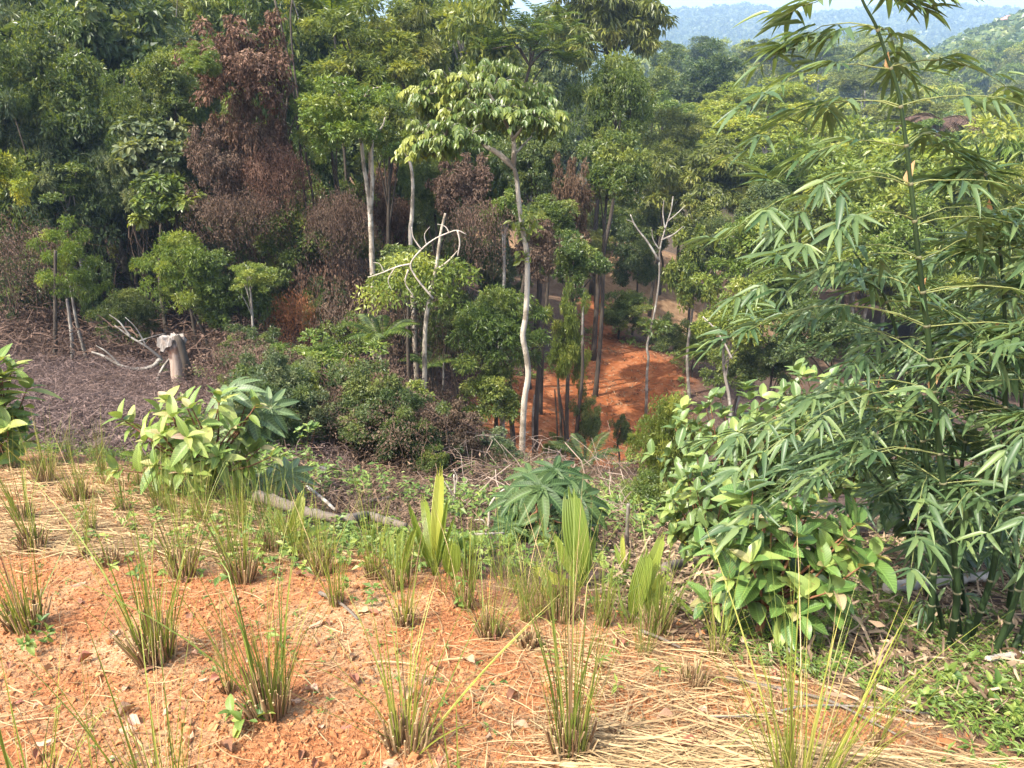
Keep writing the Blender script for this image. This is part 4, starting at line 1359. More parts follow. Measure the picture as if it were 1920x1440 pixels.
def log(name, label, pts, w_, bark='log', taper=.6, cat='log', lift=0.0, sides=9, extra=()):
    """a fallen log or stick lying on the ground along photo pixels"""
    W = []
    for q in pts:
        h_ = hit(q[0], q[1])
        W.append(h_)
    W = np.array(W)
    R = np.array([px_r(w_, W.mean(0))] * len(W))
    n = 26
    P = spline(W, n)
    P[:, 2] = np.maximum(P[:, 2], ground(P[:, 0], P[:, 1])) + R[0] * .7 + lift + (.05 if w_ > 10 and lift == 0 else .012)
    base = P[0].copy()
    th = thing(name, label, cat, base)
    mb = MB()
    mb.tube(P - base, np.linspace(1, taper, n) * R[0] * (1 + .12 * np.sin(np.arange(n) * 1.7) * np.sin(np.arange(n) * .6)), sides, wob=.28, seed=int(pts[0][0]))
    obj('wood', mb.mesh('wood', BARK[bark], True), th)
    for pts2, w2 in extra:
        Q = spline([hit(a_, b_) + np.array([0, 0, e_]) for a_, b_, e_ in pts2], 10)
        mb = MB()
        mb.tube(Q - base, np.linspace(1, .5, 10) * px_r(w2, Q.mean(0)), 6, wob=.2)
        obj('branch', mb.mesh('branch', BARK[bark], True), th)


bare('fallen_branch', 'curved grey fallen branch with forked limbs left of the stump', 'dead branch', 15.5,
     [([(302, 672), (285, 688), (255, 692), (225, 685), (195, 668), (172, 660)], 9), ([(225, 685), (200, 660), (180, 648)], 4), ([(302, 672), (275, 650), (245, 632), (215, 610)], 6), ([(245, 632), (225, 605), (205, 590)], 4), ([(260, 640), (290, 630), (310, 625)], 3), ([(275, 650), (255, 615), (235, 595)], 3)], 'grey', ground_base=False, seed=9)
bare('fallen_branch', 'thin bent grey branch propped against the foot of the stump', 'dead branch', 14.6, [([(292, 725), (300, 700), (312, 680), (325, 665)], 7)], 'grey', ground_base=False, seed=10)
log('fallen_log', 'long grey log half hidden behind the ribbed-leaf shrub', [(482, 950), (540, 968), (590, 985), (640, 995)], 26)
log('fallen_log', 'brown log slanting up to the right in the dry brush at centre', [(672, 957), (720, 950), (780, 930), (830, 918)], 12, extra=[([(720, 950, .05), (750, 962, .03), (790, 965, .0)], 6)])
log('fallen_log', 'short thick log end with pale cut face behind the leafy vines', [(655, 995), (690, 985), (725, 995), (760, 1005)], 22)
log('white_stick', 'white peeled stick leaning on the grey log', [(578, 935), (605, 960), (630, 985)], 8, 'grey', .7, 'stick', .1)
log('fallen_log', 'pale peeled log lying behind the bamboo culms', [(1660, 1122), (1720, 1112), (1790, 1104), (1850, 1098)], 20, 'bleached', .9)
log('fallen_log', 'grey log end behind the right shrub and seedlings', [(1245, 1085), (1280, 1075), (1320, 1068)], 18)
log('fallen_log', 'pale branch on the ground at the lower right below the bamboo', [(1845, 1258), (1875, 1252), (1912, 1246)], 12, 'bleached', .8)
log('grey_stick', 'long grey stick crossing the straw toward the right corner', [(1360, 1278), (1470, 1302), (1560, 1325), (1640, 1365), (1680, 1385)], 7, 'log', .5, 'stick')
log('grey_stick', 'thin grey stick lying level under the tall right grass clump', [(1330, 1352), (1420, 1348), (1520, 1330), (1640, 1335), (1740, 1345)], 5, 'grey', .7, 'stick')
log('grey_stick', 'slanting grey stick below the right shrub', [(1440, 1190), (1475, 1225), (1510, 1270)], 10, 'grey', .8, 'stick')
log('grey_stick', 'pale stick on the orange soil left of the seedlings', [(600, 1118), (640, 1140), (672, 1168)], 8, 'log', .5, 'stick')
log('grey_stick', 'brown stick near the crest right of the seedlings', [(1200, 1190), (1240, 1205), (1275, 1222)], 7, 'log', .6, 'stick')
log('grey_stick', 'thin pale twig in the brush left of the hand-leaved plant', [(880, 1020), (910, 1020), (945, 1018)], 6, 'bleached', .8, 'stick', .05)
bare('dead_sapling', 'dead forked pale sapling in the dry brush at centre', 'dead branch', 6.8, [([(856, 1010), (853, 975), (850, 950), (853, 920), (851, 890)], 8), ([(851, 935), (842, 915), (832, 902)], 4), ([(850, 950), (870, 940), (890, 932)], 3), ([(853, 915), (857, 895), (850, 880)], 3)], 'bleached', seed=11)
bare('dead_sapling', 'crooked white root left of the hand-leaved plant', 'dead branch', 5.4, [([(900, 1015), (915, 990), (917, 965), (920, 945), (935, 925), (955, 912)], 7), ([(915, 990), (905, 975), (890, 975)], 4)], 'bleached', seed=12)
bare('pale_post', 'slim pale post standing right of the hand-leaved plant', 'post', 5.2, [([(1176, 1040), (1176, 1000), (1178, 945)], 8)], 'grey', .85, seed=13)
bare('cut_stump', 'short grey cut trunk standing right of the ribbed-leaf shrub', 'stump', 7.2, [([(602, 945), (602, 915), (603, 878)], 20)], 'grey', .9, seed=14)
# ---------------------------------------------------------------- broad-leaved plants in front: every leaf a part
LF = {
    'rib': leaf_mat('leaf_ribbed', (.10, .18, .032), (.20, .285, .055), (.31, .35, .10), .35, rough=.5, trans=.35, veins=.35, back=(.18, .24, .10)),
    'young': leaf_mat('leaf_young_bronze', (.30, .30, .10), (.40, .36, .16), (.42, .30, .20), .3, rough=.5, trans=.35, veins=.25),
    'glossy': leaf_mat('leaf_glossy', (.06, .135, .030), (.125, .22, .05), (.26, .34, .09), .3, rough=.36, trans=.25, veins=.35, back=(.14, .2, .08)),
    'dusk': leaf_mat('leaf_deep_green', (.030, .065, .022), (.065, .110, .035), (.09, .14, .04), .3, rough=.4, trans=.2, veins=.3),
    'vine': leaf_mat('leaf_vine', (.070, .135, .035), (.145, .215, .060), (.23, .30, .07), .35, rough=.42, trans=.3, veins=.3, back=(.14, .2, .08)),
    'hand': leaf_mat('leaf_hand', (.024, .055, .016), (.055, .095, .026), (.08, .12, .03), .2, rough=.5, trans=.15, spec=.22, veins=.4),
    'handpale': leaf_mat('leaf_hand_pale', (.085, .14, .050), (.14, .20, .075), (.17, .22, .08), .2, rough=.45, trans=.25, veins=.35),
    'palm': leaf_mat('leaf_pleated', (.13, .205, .030), (.23, .30, .052), (.32, .36, .07), .3, rough=.45, trans=.4, vary=.35),
    'bamboo': leaf_mat('leaf_bamboo', (.050, .104, .038), (.120, .188, .070), (.17, .24, .08), .25, rough=.42, trans=.3, spec=.45, back=(.13, .18, .095)),
    'grass': leaf_mat('blade_green', (.095, .155, .024), (.21, .27, .045), (.36, .36, .09), .35, rough=.45, trans=.25, vary=.3),
    'weed': leaf_mat('leaf_weed', (.075, .155, .030), (.15, .24, .045), (.25, .33, .07), .3, rough=.5, trans=.3),
}
ME_RIB = [MB().inst(T_RIB, [(0, 0, 0)], [(1, 0, 0)], [(0, 0, 1)], 1, q / 3, q * .33).mesh('leaf', LF['rib'], True) for q in range(4)]
ME_OVAL = [MB().inst(leaf_grid(12, 6, lambda t: .25 * max(math.sin(math.pi * t ** .95), 0) ** .72 + .003, .2, .12 + .12 * q, .006, 6, wave=.015), [(0, 0, 0)], [(1, 0, 0)], [(0, 0, 1)], 1, q / 3, q * .3).mesh('leaf', LF['glossy'], True) for q in range(4)]
ME_BAM = [MB().inst(T_BAMBOO, [(0, 0, 0)], [(1, 0, 0)], [(0, 0, 1)], 1, q / 5, q * .18).mesh('leaf', LF['bamboo'], True) for q in range(6)]
ME_PALM = [MB().inst((T_PALM, T_PALMW)[q % 2], [(0, 0, 0)], [(1, 0, 0)], [(0, 0, 1)], 1, q / 3, q * .3).mesh('leaf', LF['palm']) for q in range(4)]
ME_HAND = [palmate(9, q).mesh('leaf', LF['hand'], True) for q in range(3)]


def shrub(name, label, base, centre, R, nbr, meshes, leaf, size, per, mat_leaf, mat_young=None, droop=.35, seed=0, stem_r=.012, max_parts=300, cat='shrub', rest=None, upright=.25, whorl=4, zlow=-.6):
    g = np.random.default_rng(seed)
    base, centre = np.asarray(base, float), np.asarray(centre, float)
    th = thing(name, label, cat, base)
    fork = base + (centre - base) * .38 + np.array([0, 0, .02])
    if np.linalg.norm(fork - base) > .15:
        mb = MB()
        mb.tube(spline([base - (0, 0, .05), (base + fork) / 2 + (.015, 0, 0), fork], 7) - base, np.linspace(1.5, 1.2, 7) * stem_r, 8, wob=.1)
        obj('stem', mb.mesh('stem', BARK['stem'], True), th)
    out = []
    for b in range(nbr):
        d = norm(g.normal(size=3))
        if d[2] < zlow:
            d[2] *= -1
        tip = centre + d * R * g.uniform(.35, 1.35) ** .5
        mid = fork * .45 + tip * .55 + np.array([0, 0, -.10 * R[2]]) + g.normal(size=3) * .05 * R
        P = spline([fork, mid, tip], 10)
        if len(meshes) and b < 40:
            mb = MB()
            mb.tube(P - base, np.linspace(1, .3, 10) * stem_r * .75, 5, cap=False)
            obj('branch', mb.mesh('branch', BARK['stem'], True), th)
        ax = norm(P[-1] - P[-3])
        ts = np.linspace(.30, .96, per)
        for q, t_ in enumerate(ts):
            p = np.array([np.interp(t_, np.linspace(0, 1, 10), P[:, k]) for k in range(3)])
            a2 = norm(np.cross(ax, norm(g.normal(size=3))))
            X = norm(a2 * 1.0 + ax * .45 + np.array([0, 0, upright - droop * g.uniform(.4, 1.6)]))
            U = norm(np.array([0, 0, 1.0]) + .35 * g.normal(size=3) + .35 * d)
            out.append((p, X, U, size * g.uniform(.42, 1.2) * (.75 + .25 * t_), False))
        for q in range(whorl):
            a_ = q / whorl * 6.28 + g.uniform(0, .8)
            s_ = norm(np.cross(ax, [.3, .2, 1.0]))
            s2 = np.cross(ax, s_)
            X = norm(ax * .75 + (s_ * math.cos(a_) + s2 * math.sin(a_)) * .8)
            out.append((P[-1], X, norm(np.array([0, 0, 1.0]) + .5 * ax + .2 * g.normal(size=3)), size * (g.uniform(.4, .75) if q < 2 else g.uniform(.6, .95)), q < 1 and mat_young is not None))
    ds = [np.linalg.norm(o[0] - CAM) - o[3] for o in out]
    order = np.argsort(ds)
    for q in order[:max_parts]:
        p, X, U, s_, yg = out[q]
        o = obj('leaf', meshes[int(g.integers(len(meshes)))], th, mat=mat_young if yg else mat_leaf)
        place(o, p - base, X, U, s_, g.uniform(.8, 1.15))
    r = order[max_parts:]
    if len(r):
        mb = MB()
        mb.inst(rest or T_OVAL, np.array([out[q][0] for q in r]) - base, np.array([out[q][1] for q in r]), np.array([out[q][2] for q in r]), np.array([out[q][3] for q in r]), g.random(len(r)), g.random(len(r)))
        tag(obj('inner_foliage', mb.mesh('inner_foliage', mat_leaf), th), kind='stuff')
    return th


def px_ell(cx, cy, rx, ry, Y):
    t_ = depth(cx, cy, Y) / F
    return at(cx, cy, Y), np.array([rx * t_, rx * t_ * .8, ry * t_])


def g_at(px, Y, py=900):
    p = at(px, py, Y)
    return np.array([p[0], Y, gz(p[0], Y)])


# ribbed-leaf shrub in front of the stump
Y = 5.1
c, R = px_ell(375, 835, 135, 100, Y)
shrub('ribbed_shrub', 'large shrub with ribbed yellow-green leaves in front of the stump', g_at(408, Y, 985), c, R, 34, ME_RIB, None, .185, 7, LF['rib'], LF['young'], droop=.6, seed=1, stem_r=.018, zlow=-.5)
# hand-leaved plant growing through it
b = g_at(455, 5.6, 940)
th = thing('hand_leaf_plant', 'pale hand-shaped leaves rising behind the ribbed shrub', 'plant', b)
for k, (x, y, s_, az, ti) in enumerate([(430, 735, .30, -1.3, .9), (475, 770, .30, -.6, .7), (505, 765, .25, .1, .5), (455, 800, .28, -1.6, .5), (540, 890, .24, .2, .7), (500, 900, .28, -1.0, .6), (460, 915, .26, -2.0, .7)]):
    p = at(x, y, 5.5)
    place(obj('leaf', ME_HAND[k % 3], th, mat=LF['handpale']), p - b, np.array([math.cos(az), math.sin(az), -.35]), np.array([.1 * k - .3, -.5, ti]), s_)
    mb = MB()
    mb.tube(spline([(0, 0, .1), (p - b) * .5 + (0, .05, .12), p - b], 8), np.linspace(.008, .005, 8), 5)
    obj('stalk', mb.mesh('stalk', LF['weed'], True), th)

# shrub cut by the left edge
c, R = px_ell(8, 760, 60, 85, 5.6)
shrub('ribbed_shrub', 'leafy shrub cut by the left edge of the photo', g_at(-10, 5.6, 850), c, R, 14, ME_RIB, None, .24, 6, LF['rib'], None, seed=2, stem_r=.015)
c, R = px_ell(20, 835, 50, 50, 5.7)
shrub('broadleaf_weed', 'dark broad-leaved weed at the foot of the left edge shrub', g_at(15, 5.7, 870), c, R, 8, ME_OVAL, None, .20, 4, LF['glossy'], None, seed=3, stem_r=.01)

# glossy shrub at the right
Y = 2.95
c, R = px_ell(1462, 1046, 155, 114, Y)
shrub('glossy_shrub', 'glossy broad-leaved shrub with pale young tips left of the bamboo', g_at(1412, 2.85, 1195), c, R, 40, ME_OVAL, None, .150, 7, LF['glossy'], LF['young'], droop=.3, seed=4, stem_r=.014, zlow=-.75)
# climbing leafy mass behind it
c, R = px_ell(1390, 855, 150, 120, 5.2)
shrub('leafy_climber', 'mass of pointed climbing leaves behind the left bamboo sprays', g_at(1400, 5.2, 1000), c, R, 84, ME_OVAL, None, .145, 9, LF['vine'], None, droop=.9, seed=5, stem_r=.012, upright=0)
c, R = px_ell(1600, 820, 160, 130, 6.0)
shrub('leafy_climber', 'mass of pointed climbing leaves behind the bamboo culms', g_at(1600, 6.0, 1000), c, R, 84, ME_OVAL, None, .165, 9, LF['vine'], None, droop=.9, seed=6, stem_r=.012, upright=0, max_parts=200)
c, R = px_ell(1330, 960, 80, 100, 4.4)
shrub('leafy_climber', 'drooping leaf mass between the small-leaved bush and the glossy shrub', g_at(1330, 4.4, 1060), c, R, 34, ME_OVAL, None, .125, 7, LF['vine'], None, droop=.9, seed=7, stem_r=.01, upright=0)
c, R = px_ell(1790, 950, 150, 90, 4.6)
shrub('leafy_climber', 'dark mass of broad leaves low behind the bamboo culms', g_at(1790, 4.6, 1060), c, R, 40, ME_OVAL, None, .18, 7, LF['dusk'], None, droop=.8, seed=9, stem_r=.01, upright=0, max_parts=150)
# small-leaved bush beside the red clearing
tree('small_leaf_bush', 'dense small-leaved bush right of the red clearing', 1245, 860, 72, 118, 8.0, 'round3', 'mid', 'dark', seed=900, cat='bush')
tree('small_leaf_bush', 'lower part bush with small leaves under the leafy climber', 1215, 945, 55, 60, 7.2, 'round2', 'mid', 'dark', seed=901, cat='bush')

# hand-leaved dark plant at the crest
Y = 4.6
b = g_at(1012, Y, 1070)
th = thing('hand_leaf_plant', 'dark glossy plant with large hand-shaped leaves at the crest', 'plant', b)
g = np.random.default_rng(6)
for k, (x, y, s_, az) in enumerate([(1015, 915, .27, -1.5), (995, 893, .22, -2.0), (1065, 898, .25, -.9), (1040, 882, .22, -1.2), (965, 935, .24, -2.4), (1085, 935, .24, -.5), (1030, 965, .24, -1.6), (980, 970, .25, -2.2), (1075, 985, .22, -.9), (1000, 1010, .22, -1.8), (1045, 1020, .22, -1.2), (955, 985, .2, -2.7), (1105, 960, .2, -.2), (1015, 1045, .2, -1.5)]):
    p = at(x, y, Y + .35 * ((k * 7) % 5 - 2) / 2)
    place(obj('leaf', ME_HAND[k % 3], th), p - b, np.array([math.cos(az), math.sin(az), -.45 - .02 * k]), np.array([.35 * math.cos(az), -.55, .85]), s_)
    mb = MB()
    mb.tube(spline([(0, 0, .05 + .02 * k), (p - b) * .6 + (0, .03, .06), p - b], 8), np.linspace(.009, .005, 8), 5)
    obj('stalk', mb.mesh('stalk', BARK['stem'], True), th)
c, R = px_ell(1030, 1000, 75, 60, 4.75)
shrub('broadleaf_weed', 'dark leaves crowding under the hand-leaved plant', g_at(1030, 4.75, 1060), c, R, 14, ME_OVAL, None, .16, 5, LF['hand'], None, droop=.7, seed=8, stem_r=.008)

# ---------------------------------------------------------------- pleated palm seedlings: (label, base px, leaves (tip px, size factor))
PALMS = [
    ('pleated palm seedling with tall split leaves left of the crest centre', (815, 1080), [(768, 955), (795, 935), (838, 945), (822, 898), (850, 975)], .40),
    ('pleated palm seedling with one tall rounded leaf beside the hand-leaved plant', (1090, 1100), [(1075, 945), (1040, 1010), (1010, 1080), (1115, 1010)], .9),
    ('bright pleated palm seedling with broad leaning leaves left of the right shrub', (1180, 1168), [(1242, 1010), (1255, 1085), (1155, 1100), (1212, 1060)], .9),
    ('pale pleated palm seedling by the grey log left of centre', (535, 1020), [(572, 935), (612, 985), (520, 960)], .9),
    ('small pleated palm seedling in the leafy ground cover', (748, 1080), [(752, 990), (720, 1000), (775, 1000)], .7),
    ('cut square pleated leaf standing at the crest centre', (848, 1085), [(846, 1035)], 1.3),
    ('thin pleated palm seedling behind the bright one', (1172, 1075), [(1150, 1020), (1165, 1010), (1182, 1030)], .5),
    ('pleated leaf pair rising left of the right shrub', (1290, 1045), [(1268, 965), (1290, 980)], .6),
    ('low pleated palm seedling under the right shrub', (1310, 1165), [(1270, 1120), (1350, 1125), (1330, 1105)], .6),
    ('folded pleated palm leaf left of the tall rounded leaf', (1035, 1130), [(1018, 1065), (1060, 1075)], .9),
]
for k, (lab, bp, tips, wf) in enumerate(PALMS):
    b = hit(*bp)
    th = thing('palm_seedling', lab, 'palm', b, 'pleated palm seedlings along the crest')
    g = np.random.default_rng(60 + k)
    for q, (x, y) in enumerate(tips):
        p = at(x, y, b[1] + g.uniform(-.12, .25))
        d = p - b
        ln = np.linalg.norm(d)
        side = np.array([.15 * g.normal(), -1.0, .35 * g.normal() + .2])
        mb = MB()
        mb.tube(np.array([[0, 0, -.03], d * .12, d * .26]), [.006, .005, .003], 5)
        obj('stalk', mb.mesh('stalk', LF['palm'], True), th)
        place(obj('leaf', ME_PALM[(k + q) % 4], th), d * .16, d, side, ln * .88, wf * 1.05 * g.uniform(.8, 1.1))

# ---------------------------------------------------------------- bamboo
BC = bark_mat('bamboo_culm', (.012, .024, .010), (.034, .058, .020), 9, None, .1, .5)
BG = bark_mat('bamboo_branch', (.11, .14, .045), (.22, .23, .08), 9, None, .1, .5)
BS = bark_mat('bamboo_sheath', (.34, .20, .09), (.50, .33, .17), 9, None, .2, .7)
BR = bark_mat('bamboo_ring', (.10, .10, .05), (.20, .19, .11), 20, None, .2, .8)


def bamboo(label, culms, seed, cap_parts=300):
    g = np.random.default_rng(seed)
    b0 = hit(*culms[0]['base'])
    th = thing('bamboo_clump', label, 'bamboo', b0)
    out = []
    for cu in culms:
        Y0 = cu['Y']
        b = g_at(cu['base'][0], Y0, cu['base'][1])
        pts = [b - np.array([0, 0, .1]), b] + [at(x, y, Y0 + (cu['lean'] * k)) for k, (x, y) in enumerate(cu['pts'])]
        n = 90
        P = spline(pts, n)
        s = np.concatenate([[0], np.cumsum(np.linalg.norm(np.diff(P, axis=0), axis=1))])
        r = np.interp(s / s[-1], [0, .5, 1], [cu['r'], cu['r'] * .72, cu['r'] * (.25 if not cu.get('cut') else .9)])
        ln = cu.get('node', .17)
        nodes = np.arange(.14, s[-1], ln)
        rr = r.copy()
        mb = MB()
        mb.tube(P - b0, rr, 9)
        rings = []
        for sn in nodes:
            p = np.array([np.interp(sn, s, P[:, k]) for k in range(3)])
            i_ = min(np.searchsorted(s, sn), n - 2)
            ax = norm(P[i_ + 1] - P[i_ - 1])
            rn = np.interp(sn, s, r)
            rings.append(MB().tube(np.array([p - ax * .006, p - ax * .002, p + ax * .002, p + ax * .006]) - b0, np.array([1.0, 1.22, 1.22, 1.0]) * rn, 9, cap=False))
        co = obj('culm', mb.mesh('culm', BC, True), th)
        for rg in rings:
            obj('node_ring', rg.mesh('node_ring', BR, True), co)
        if cu.get('cut'):
            continue
        for q, sn in enumerate(nodes):
            f = sn / s[-1]
            p = np.array([np.interp(sn, s, P[:, k]) for k in range(3)])
            if p[2] - b[2] < cu.get('low', .78):
                continue
            i_ = min(np.searchsorted(s, sn), n - 2)
            ax = norm(P[i_ + 1] - P[i_ - 1])
            if f > .4 and q % 3 == 0 and cu.get('sheath', True):
                sh = MB()
                dsh = norm(ax * .8 + np.array([g.uniform(-1, 1), -.3, 0]) * .55)
                sh.inst(leaf_grid(5, 4, lambda t_: .17 * (1 - t_) ** .6 * min(1, t_ * 5 + .5) + .004, 1.1, -.05), [p - b0], [dsh], [norm(np.cross(dsh, [1, .4, 0]))], g.uniform(.06, .09), .5, .3)
                obj('sheath', sh.mesh('sheath', BS), co)
            nb = cu.get('nb', 3)
            for k in range(nb):
                a_ = (q + k) * math.pi + g.uniform(-.75, .75) + .35 * (1 if math.cos((q + k) * math.pi) > 0 else -1) * cu.get('back', 1) if cu.get('flat') else q * math.pi + (k - (nb - 1) / 2) * 1.15 + g.uniform(-.35, .35) + cu.get('rot', 0)
                hd = np.array([math.cos(a_), math.sin(a_), 0])
                bl = cu.get('bl', .62) * g.uniform(.55, 1.1) * (1 - .8 * max(f - .62, 0) / .38) if not cu.get('flat') else g.uniform(.6, 1.1) * np.interp(f, [.3, .45, .6, .75, .9, 1], [1.15, 1.1, .88, .66, .48, .15])
                t_ = np.linspace(0, 1, 9)
                rise = cu.get('rise', .38)
                Q = p + hd * (t_ * bl)[:, None] + np.array([0, 0, 1]) * (bl * (rise * t_ - (rise + .25 + .25 * g.random()) * t_ ** 2 * .75))[:, None] + .02 * np.cumsum(g.normal(size=(9, 3)) * .25, 0)
                br = MB()
                br.tube(Q - b0, np.linspace(.0028, .001, 9), 5, cap=False)
                obj('branch', br.mesh('branch', BG, True), th)
                for t0 in cu.get('spr', (.35, .52, .68, .84, 1.0)):
                    sp_ = np.array([np.interp(t0, t_, Q[:, z]) for z in range(3)])
                    D = norm(hd + np.array([0, 0, -.15 + .25 * g.normal()]) + .35 * g.normal(size=3))
                    sd_ = norm(np.cross(D, [0, 0, 1]))
                    if t0 < 1:
                        D = norm(D * .7 + sd_ * (.7 if g.random() < .5 else -.7))
                        sd_ = norm(np.cross(D, [0, 0, 1]))
                    m_ = int(g.integers(3, 9))
                    for z in range(m_):
                        u_ = (z + .5) / m_
                        an = (u_ - .5) * 2.5
                        X = norm(D * math.cos(an) + sd_ * math.sin(an) + np.array([0, 0, -.06 - .34 * g.random()]))
                        U = norm(np.array([0, 0, 1.0]) + .25 * D + .3 * g.normal(size=3))
                        out.append((sp_ + D * (.07 * (1 - abs(u_ - .5) * 2)), X, U, cu.get('leaf', .152) * g.uniform(.6, 1.15) * (1 - .3 * abs(u_ - .5))))
    ds = np.array([np.linalg.norm(o[0] - CAM) - 2 * o[3] for o in out])
    order = np.argsort(ds)
    for q in order[:cap_parts]:
        p, X, U, s_ = out[q]
        place(obj('leaf', ME_BAM[int(g.integers(6))], th), p - b0, X, U, s_, g.uniform(1.0, 1.5))
    r = order[cap_parts:]
    if len(r):
        mb = MB()
        mb.inst(T_BAMBOO, np.array([out[q][0] for q in r]) - b0, np.array([out[q][1] for q in r]), np.array([out[q][2] for q in r]), np.array([out[q][3] for q in r]), g.random(len(r)), g.random(len(r)), sy=g.uniform(1.0, 1.5, len(r)))
        tag(obj('foliage', mb.mesh('foliage', LF['bamboo'], True), th), kind='stuff')
    return len(out)


n1 = bamboo('tall bamboo clump with arching sprays of narrow leaves at the right', [
    dict(base=(1778, 1225), Y=3.0, r=.017, lean=.01, rot=.2, pts=[(1795, 1090), (1768, 900), (1755, 780), (1740, 630), (1722, 480), (1710, 367), (1702, 293), (1693, 227), (1683, 167), (1663, 107), (1643, 50), (1617, 0), (1600, -60)], bl=.70, nb=3, flat=True, spr=(.35, .5, .64, .78, .9, 1.0), node=.145),
    dict(base=(1738, 1212), Y=3.15, r=.016, lean=.04, rot=.9, pts=[(1748, 1120), (1752, 1000), (1735, 850), (1700, 700), (1660, 560), (1600, 470)], bl=.66, sheath=False),
    dict(base=(1812, 1215), Y=3.1, r=.016, lean=.05, rot=-.6, pts=[(1860, 1077), (1880, 900), (1885, 700), (1880, 520), (1860, 380), (1830, 270)], bl=.70),
    dict(base=(1858, 1250), Y=2.95, r=.015, lean=.03, rot=.5, pts=[(1905, 1120), (1950, 940), (1985, 760), (2000, 560), (1990, 380)], bl=.66, sheath=False),
    dict(base=(1795, 1220), Y=3.2, r=.014, lean=.09, rot=1.4, pts=[(1790, 1080), (1800, 900), (1830, 700), (1850, 560)], bl=.6, sheath=False),
    dict(base=(1765, 1218), Y=3.25, r=.012, lean=.12, rot=2.0, pts=[(1745, 1090), (1690, 960), (1610, 860), (1530, 800)], bl=.62, sheath=False, rise=.2),
    dict(base=(1800, 1190), Y=3.7, r=.015, lean=.06, rot=.3, low=.45, pts=[(1800, 1060), (1790, 900), (1770, 740), (1760, 600)], bl=.66, sheath=False),
    dict(base=(1880, 1190), Y=3.7, r=.015, lean=.06, rot=1.1, low=.45, pts=[(1900, 1060), (1910, 900), (1915, 740), (1900, 560), (1890, 430)], bl=.66, sheath=False),
    dict(base=(1740, 1180), Y=3.8, r=.013, lean=.06, rot=2.1, low=.4, pts=[(1720, 1060), (1690, 930), (1650, 800), (1620, 700)], bl=.6, sheath=False),
    dict(base=(1848, 1243), Y=3.0, r=.020, lean=.02, cut=True, pts=[(1875, 1200), (1897, 1168)]),
    dict(base=(1885, 1248), Y=3.0, r=.016, lean=.02, cut=True, pts=[(1900, 1215), (1912, 1190)]),
    dict(base=(1806, 1215), Y=3.05, r=.018, lean=.0, cut=True, pts=[(1812, 1190), (1818, 1165)]),
    dict(base=(1903, 1235), Y=3.05, r=.015, lean=.02, cut=True, pts=[(1915, 1190), (1935, 1130)]),
], 3)
print('bamboo leaves', n1)

# ---------------------------------------------------------------- cut grass clumps (stiff green blades out of dry stubble)
T_BLADE = leaf_grid(6, 2, lambda t_: .0048 * (1 - t_ ** 3) * min(1, .6 + t_ * 4) + .0004, .5, 0.0)
ST = tint_mat('dry_stubble', (.14, .075, .035), (.50, .36, .19), .8, .1)


def clump_meshes(seed, n, spread, ln, rb, nst, stub):
    g = np.random.default_rng(seed)
    mb = MB()
    for k in range(n):
        a_ = g.uniform(0, 6.28)
        r_ = rb * math.sqrt(g.random())
        b_ = np.array([r_ * math.cos(a_), r_ * math.sin(a_), -.01])
        a2 = a_ + g.normal() * .5
        tilt = spread * min(abs(g.normal()) * .62, 1.7)
        d = np.array([math.cos(a2) * math.sin(tilt), math.sin(a2) * math.sin(tilt), math.cos(tilt)])
        l_ = ln * g.uniform(.4, 1.05)
        bend = abs(g.normal()) * .15 * l_
        t_ = np.linspace(0, 1, 7)
        P = b_ + d * (t_ * l_)[:, None] + np.stack([np.cos(a2) * bend * t_ ** 2, np.sin(a2) * bend * t_ ** 2, -.5 * bend * t_ ** 2], 1)
        if g.random() < .09:   # folded blade
            f_ = np.clip((t_ - .72) / .28, 0, 1)
            P = P + np.stack([np.cos(a2) * .16 * f_ * l_, np.sin(a2) * .16 * f_ * l_, -.36 * f_ * l_], 1)
        wv = (.0032 * (1 - .85 * t_ ** 2) * (g.uniform(.6, 1.15))) * np.minimum(1, .7 + t_)
        sd = np.array([-math.sin(a2), math.cos(a2), 0])
        sd = norm(sd + .7 * g.normal(size=3))
        up = norm(np.cross(sd, d))
        V = np.concatenate([P - sd * wv[:, None], P + up * wv[:, None] * .6, P + sd * wv[:, None]])
        q = [(i_ + o_, i_ + 1 + o_, i_ + 8 + o_, i_ + 7 + o_) for o_ in (0, 7) for i_ in range(6)]
        mb.add(V, np.array(q), g.random(), g.random(), None, 1 if g.random() < .12 else 0)
    me_b = mb.mesh('blades', [LF['grass'], ST], True)
    mb = MB()
    for k in range(nst):
        a_ = g.uniform(0, 6.28)
        r_ = rb * 1.05 * math.sqrt(g.random())
        tilt = .28 * r_ / rb + g.normal() * .10
        d = np.array([math.cos(a_) * math.sin(tilt), math.sin(a_) * math.sin(tilt), math.cos(tilt)])
        b_ = np.array([r_ * math.cos(a_), r_ * math.sin(a_), -.02])
        l_ = stub * g.uniform(.45, 1.15) + .02
        w0 = g.uniform(.0022, .0056)
        mb.tube(np.array([b_, b_ + d * l_ * .5 + g.normal(size=3) * .002, b_ + d * l_]), [w0 * 1.2, w0, w0 * .8], 5, tint=g.random() ** 1.3)
    me_s = mb.mesh('stubble', ST)
    return me_b, me_s


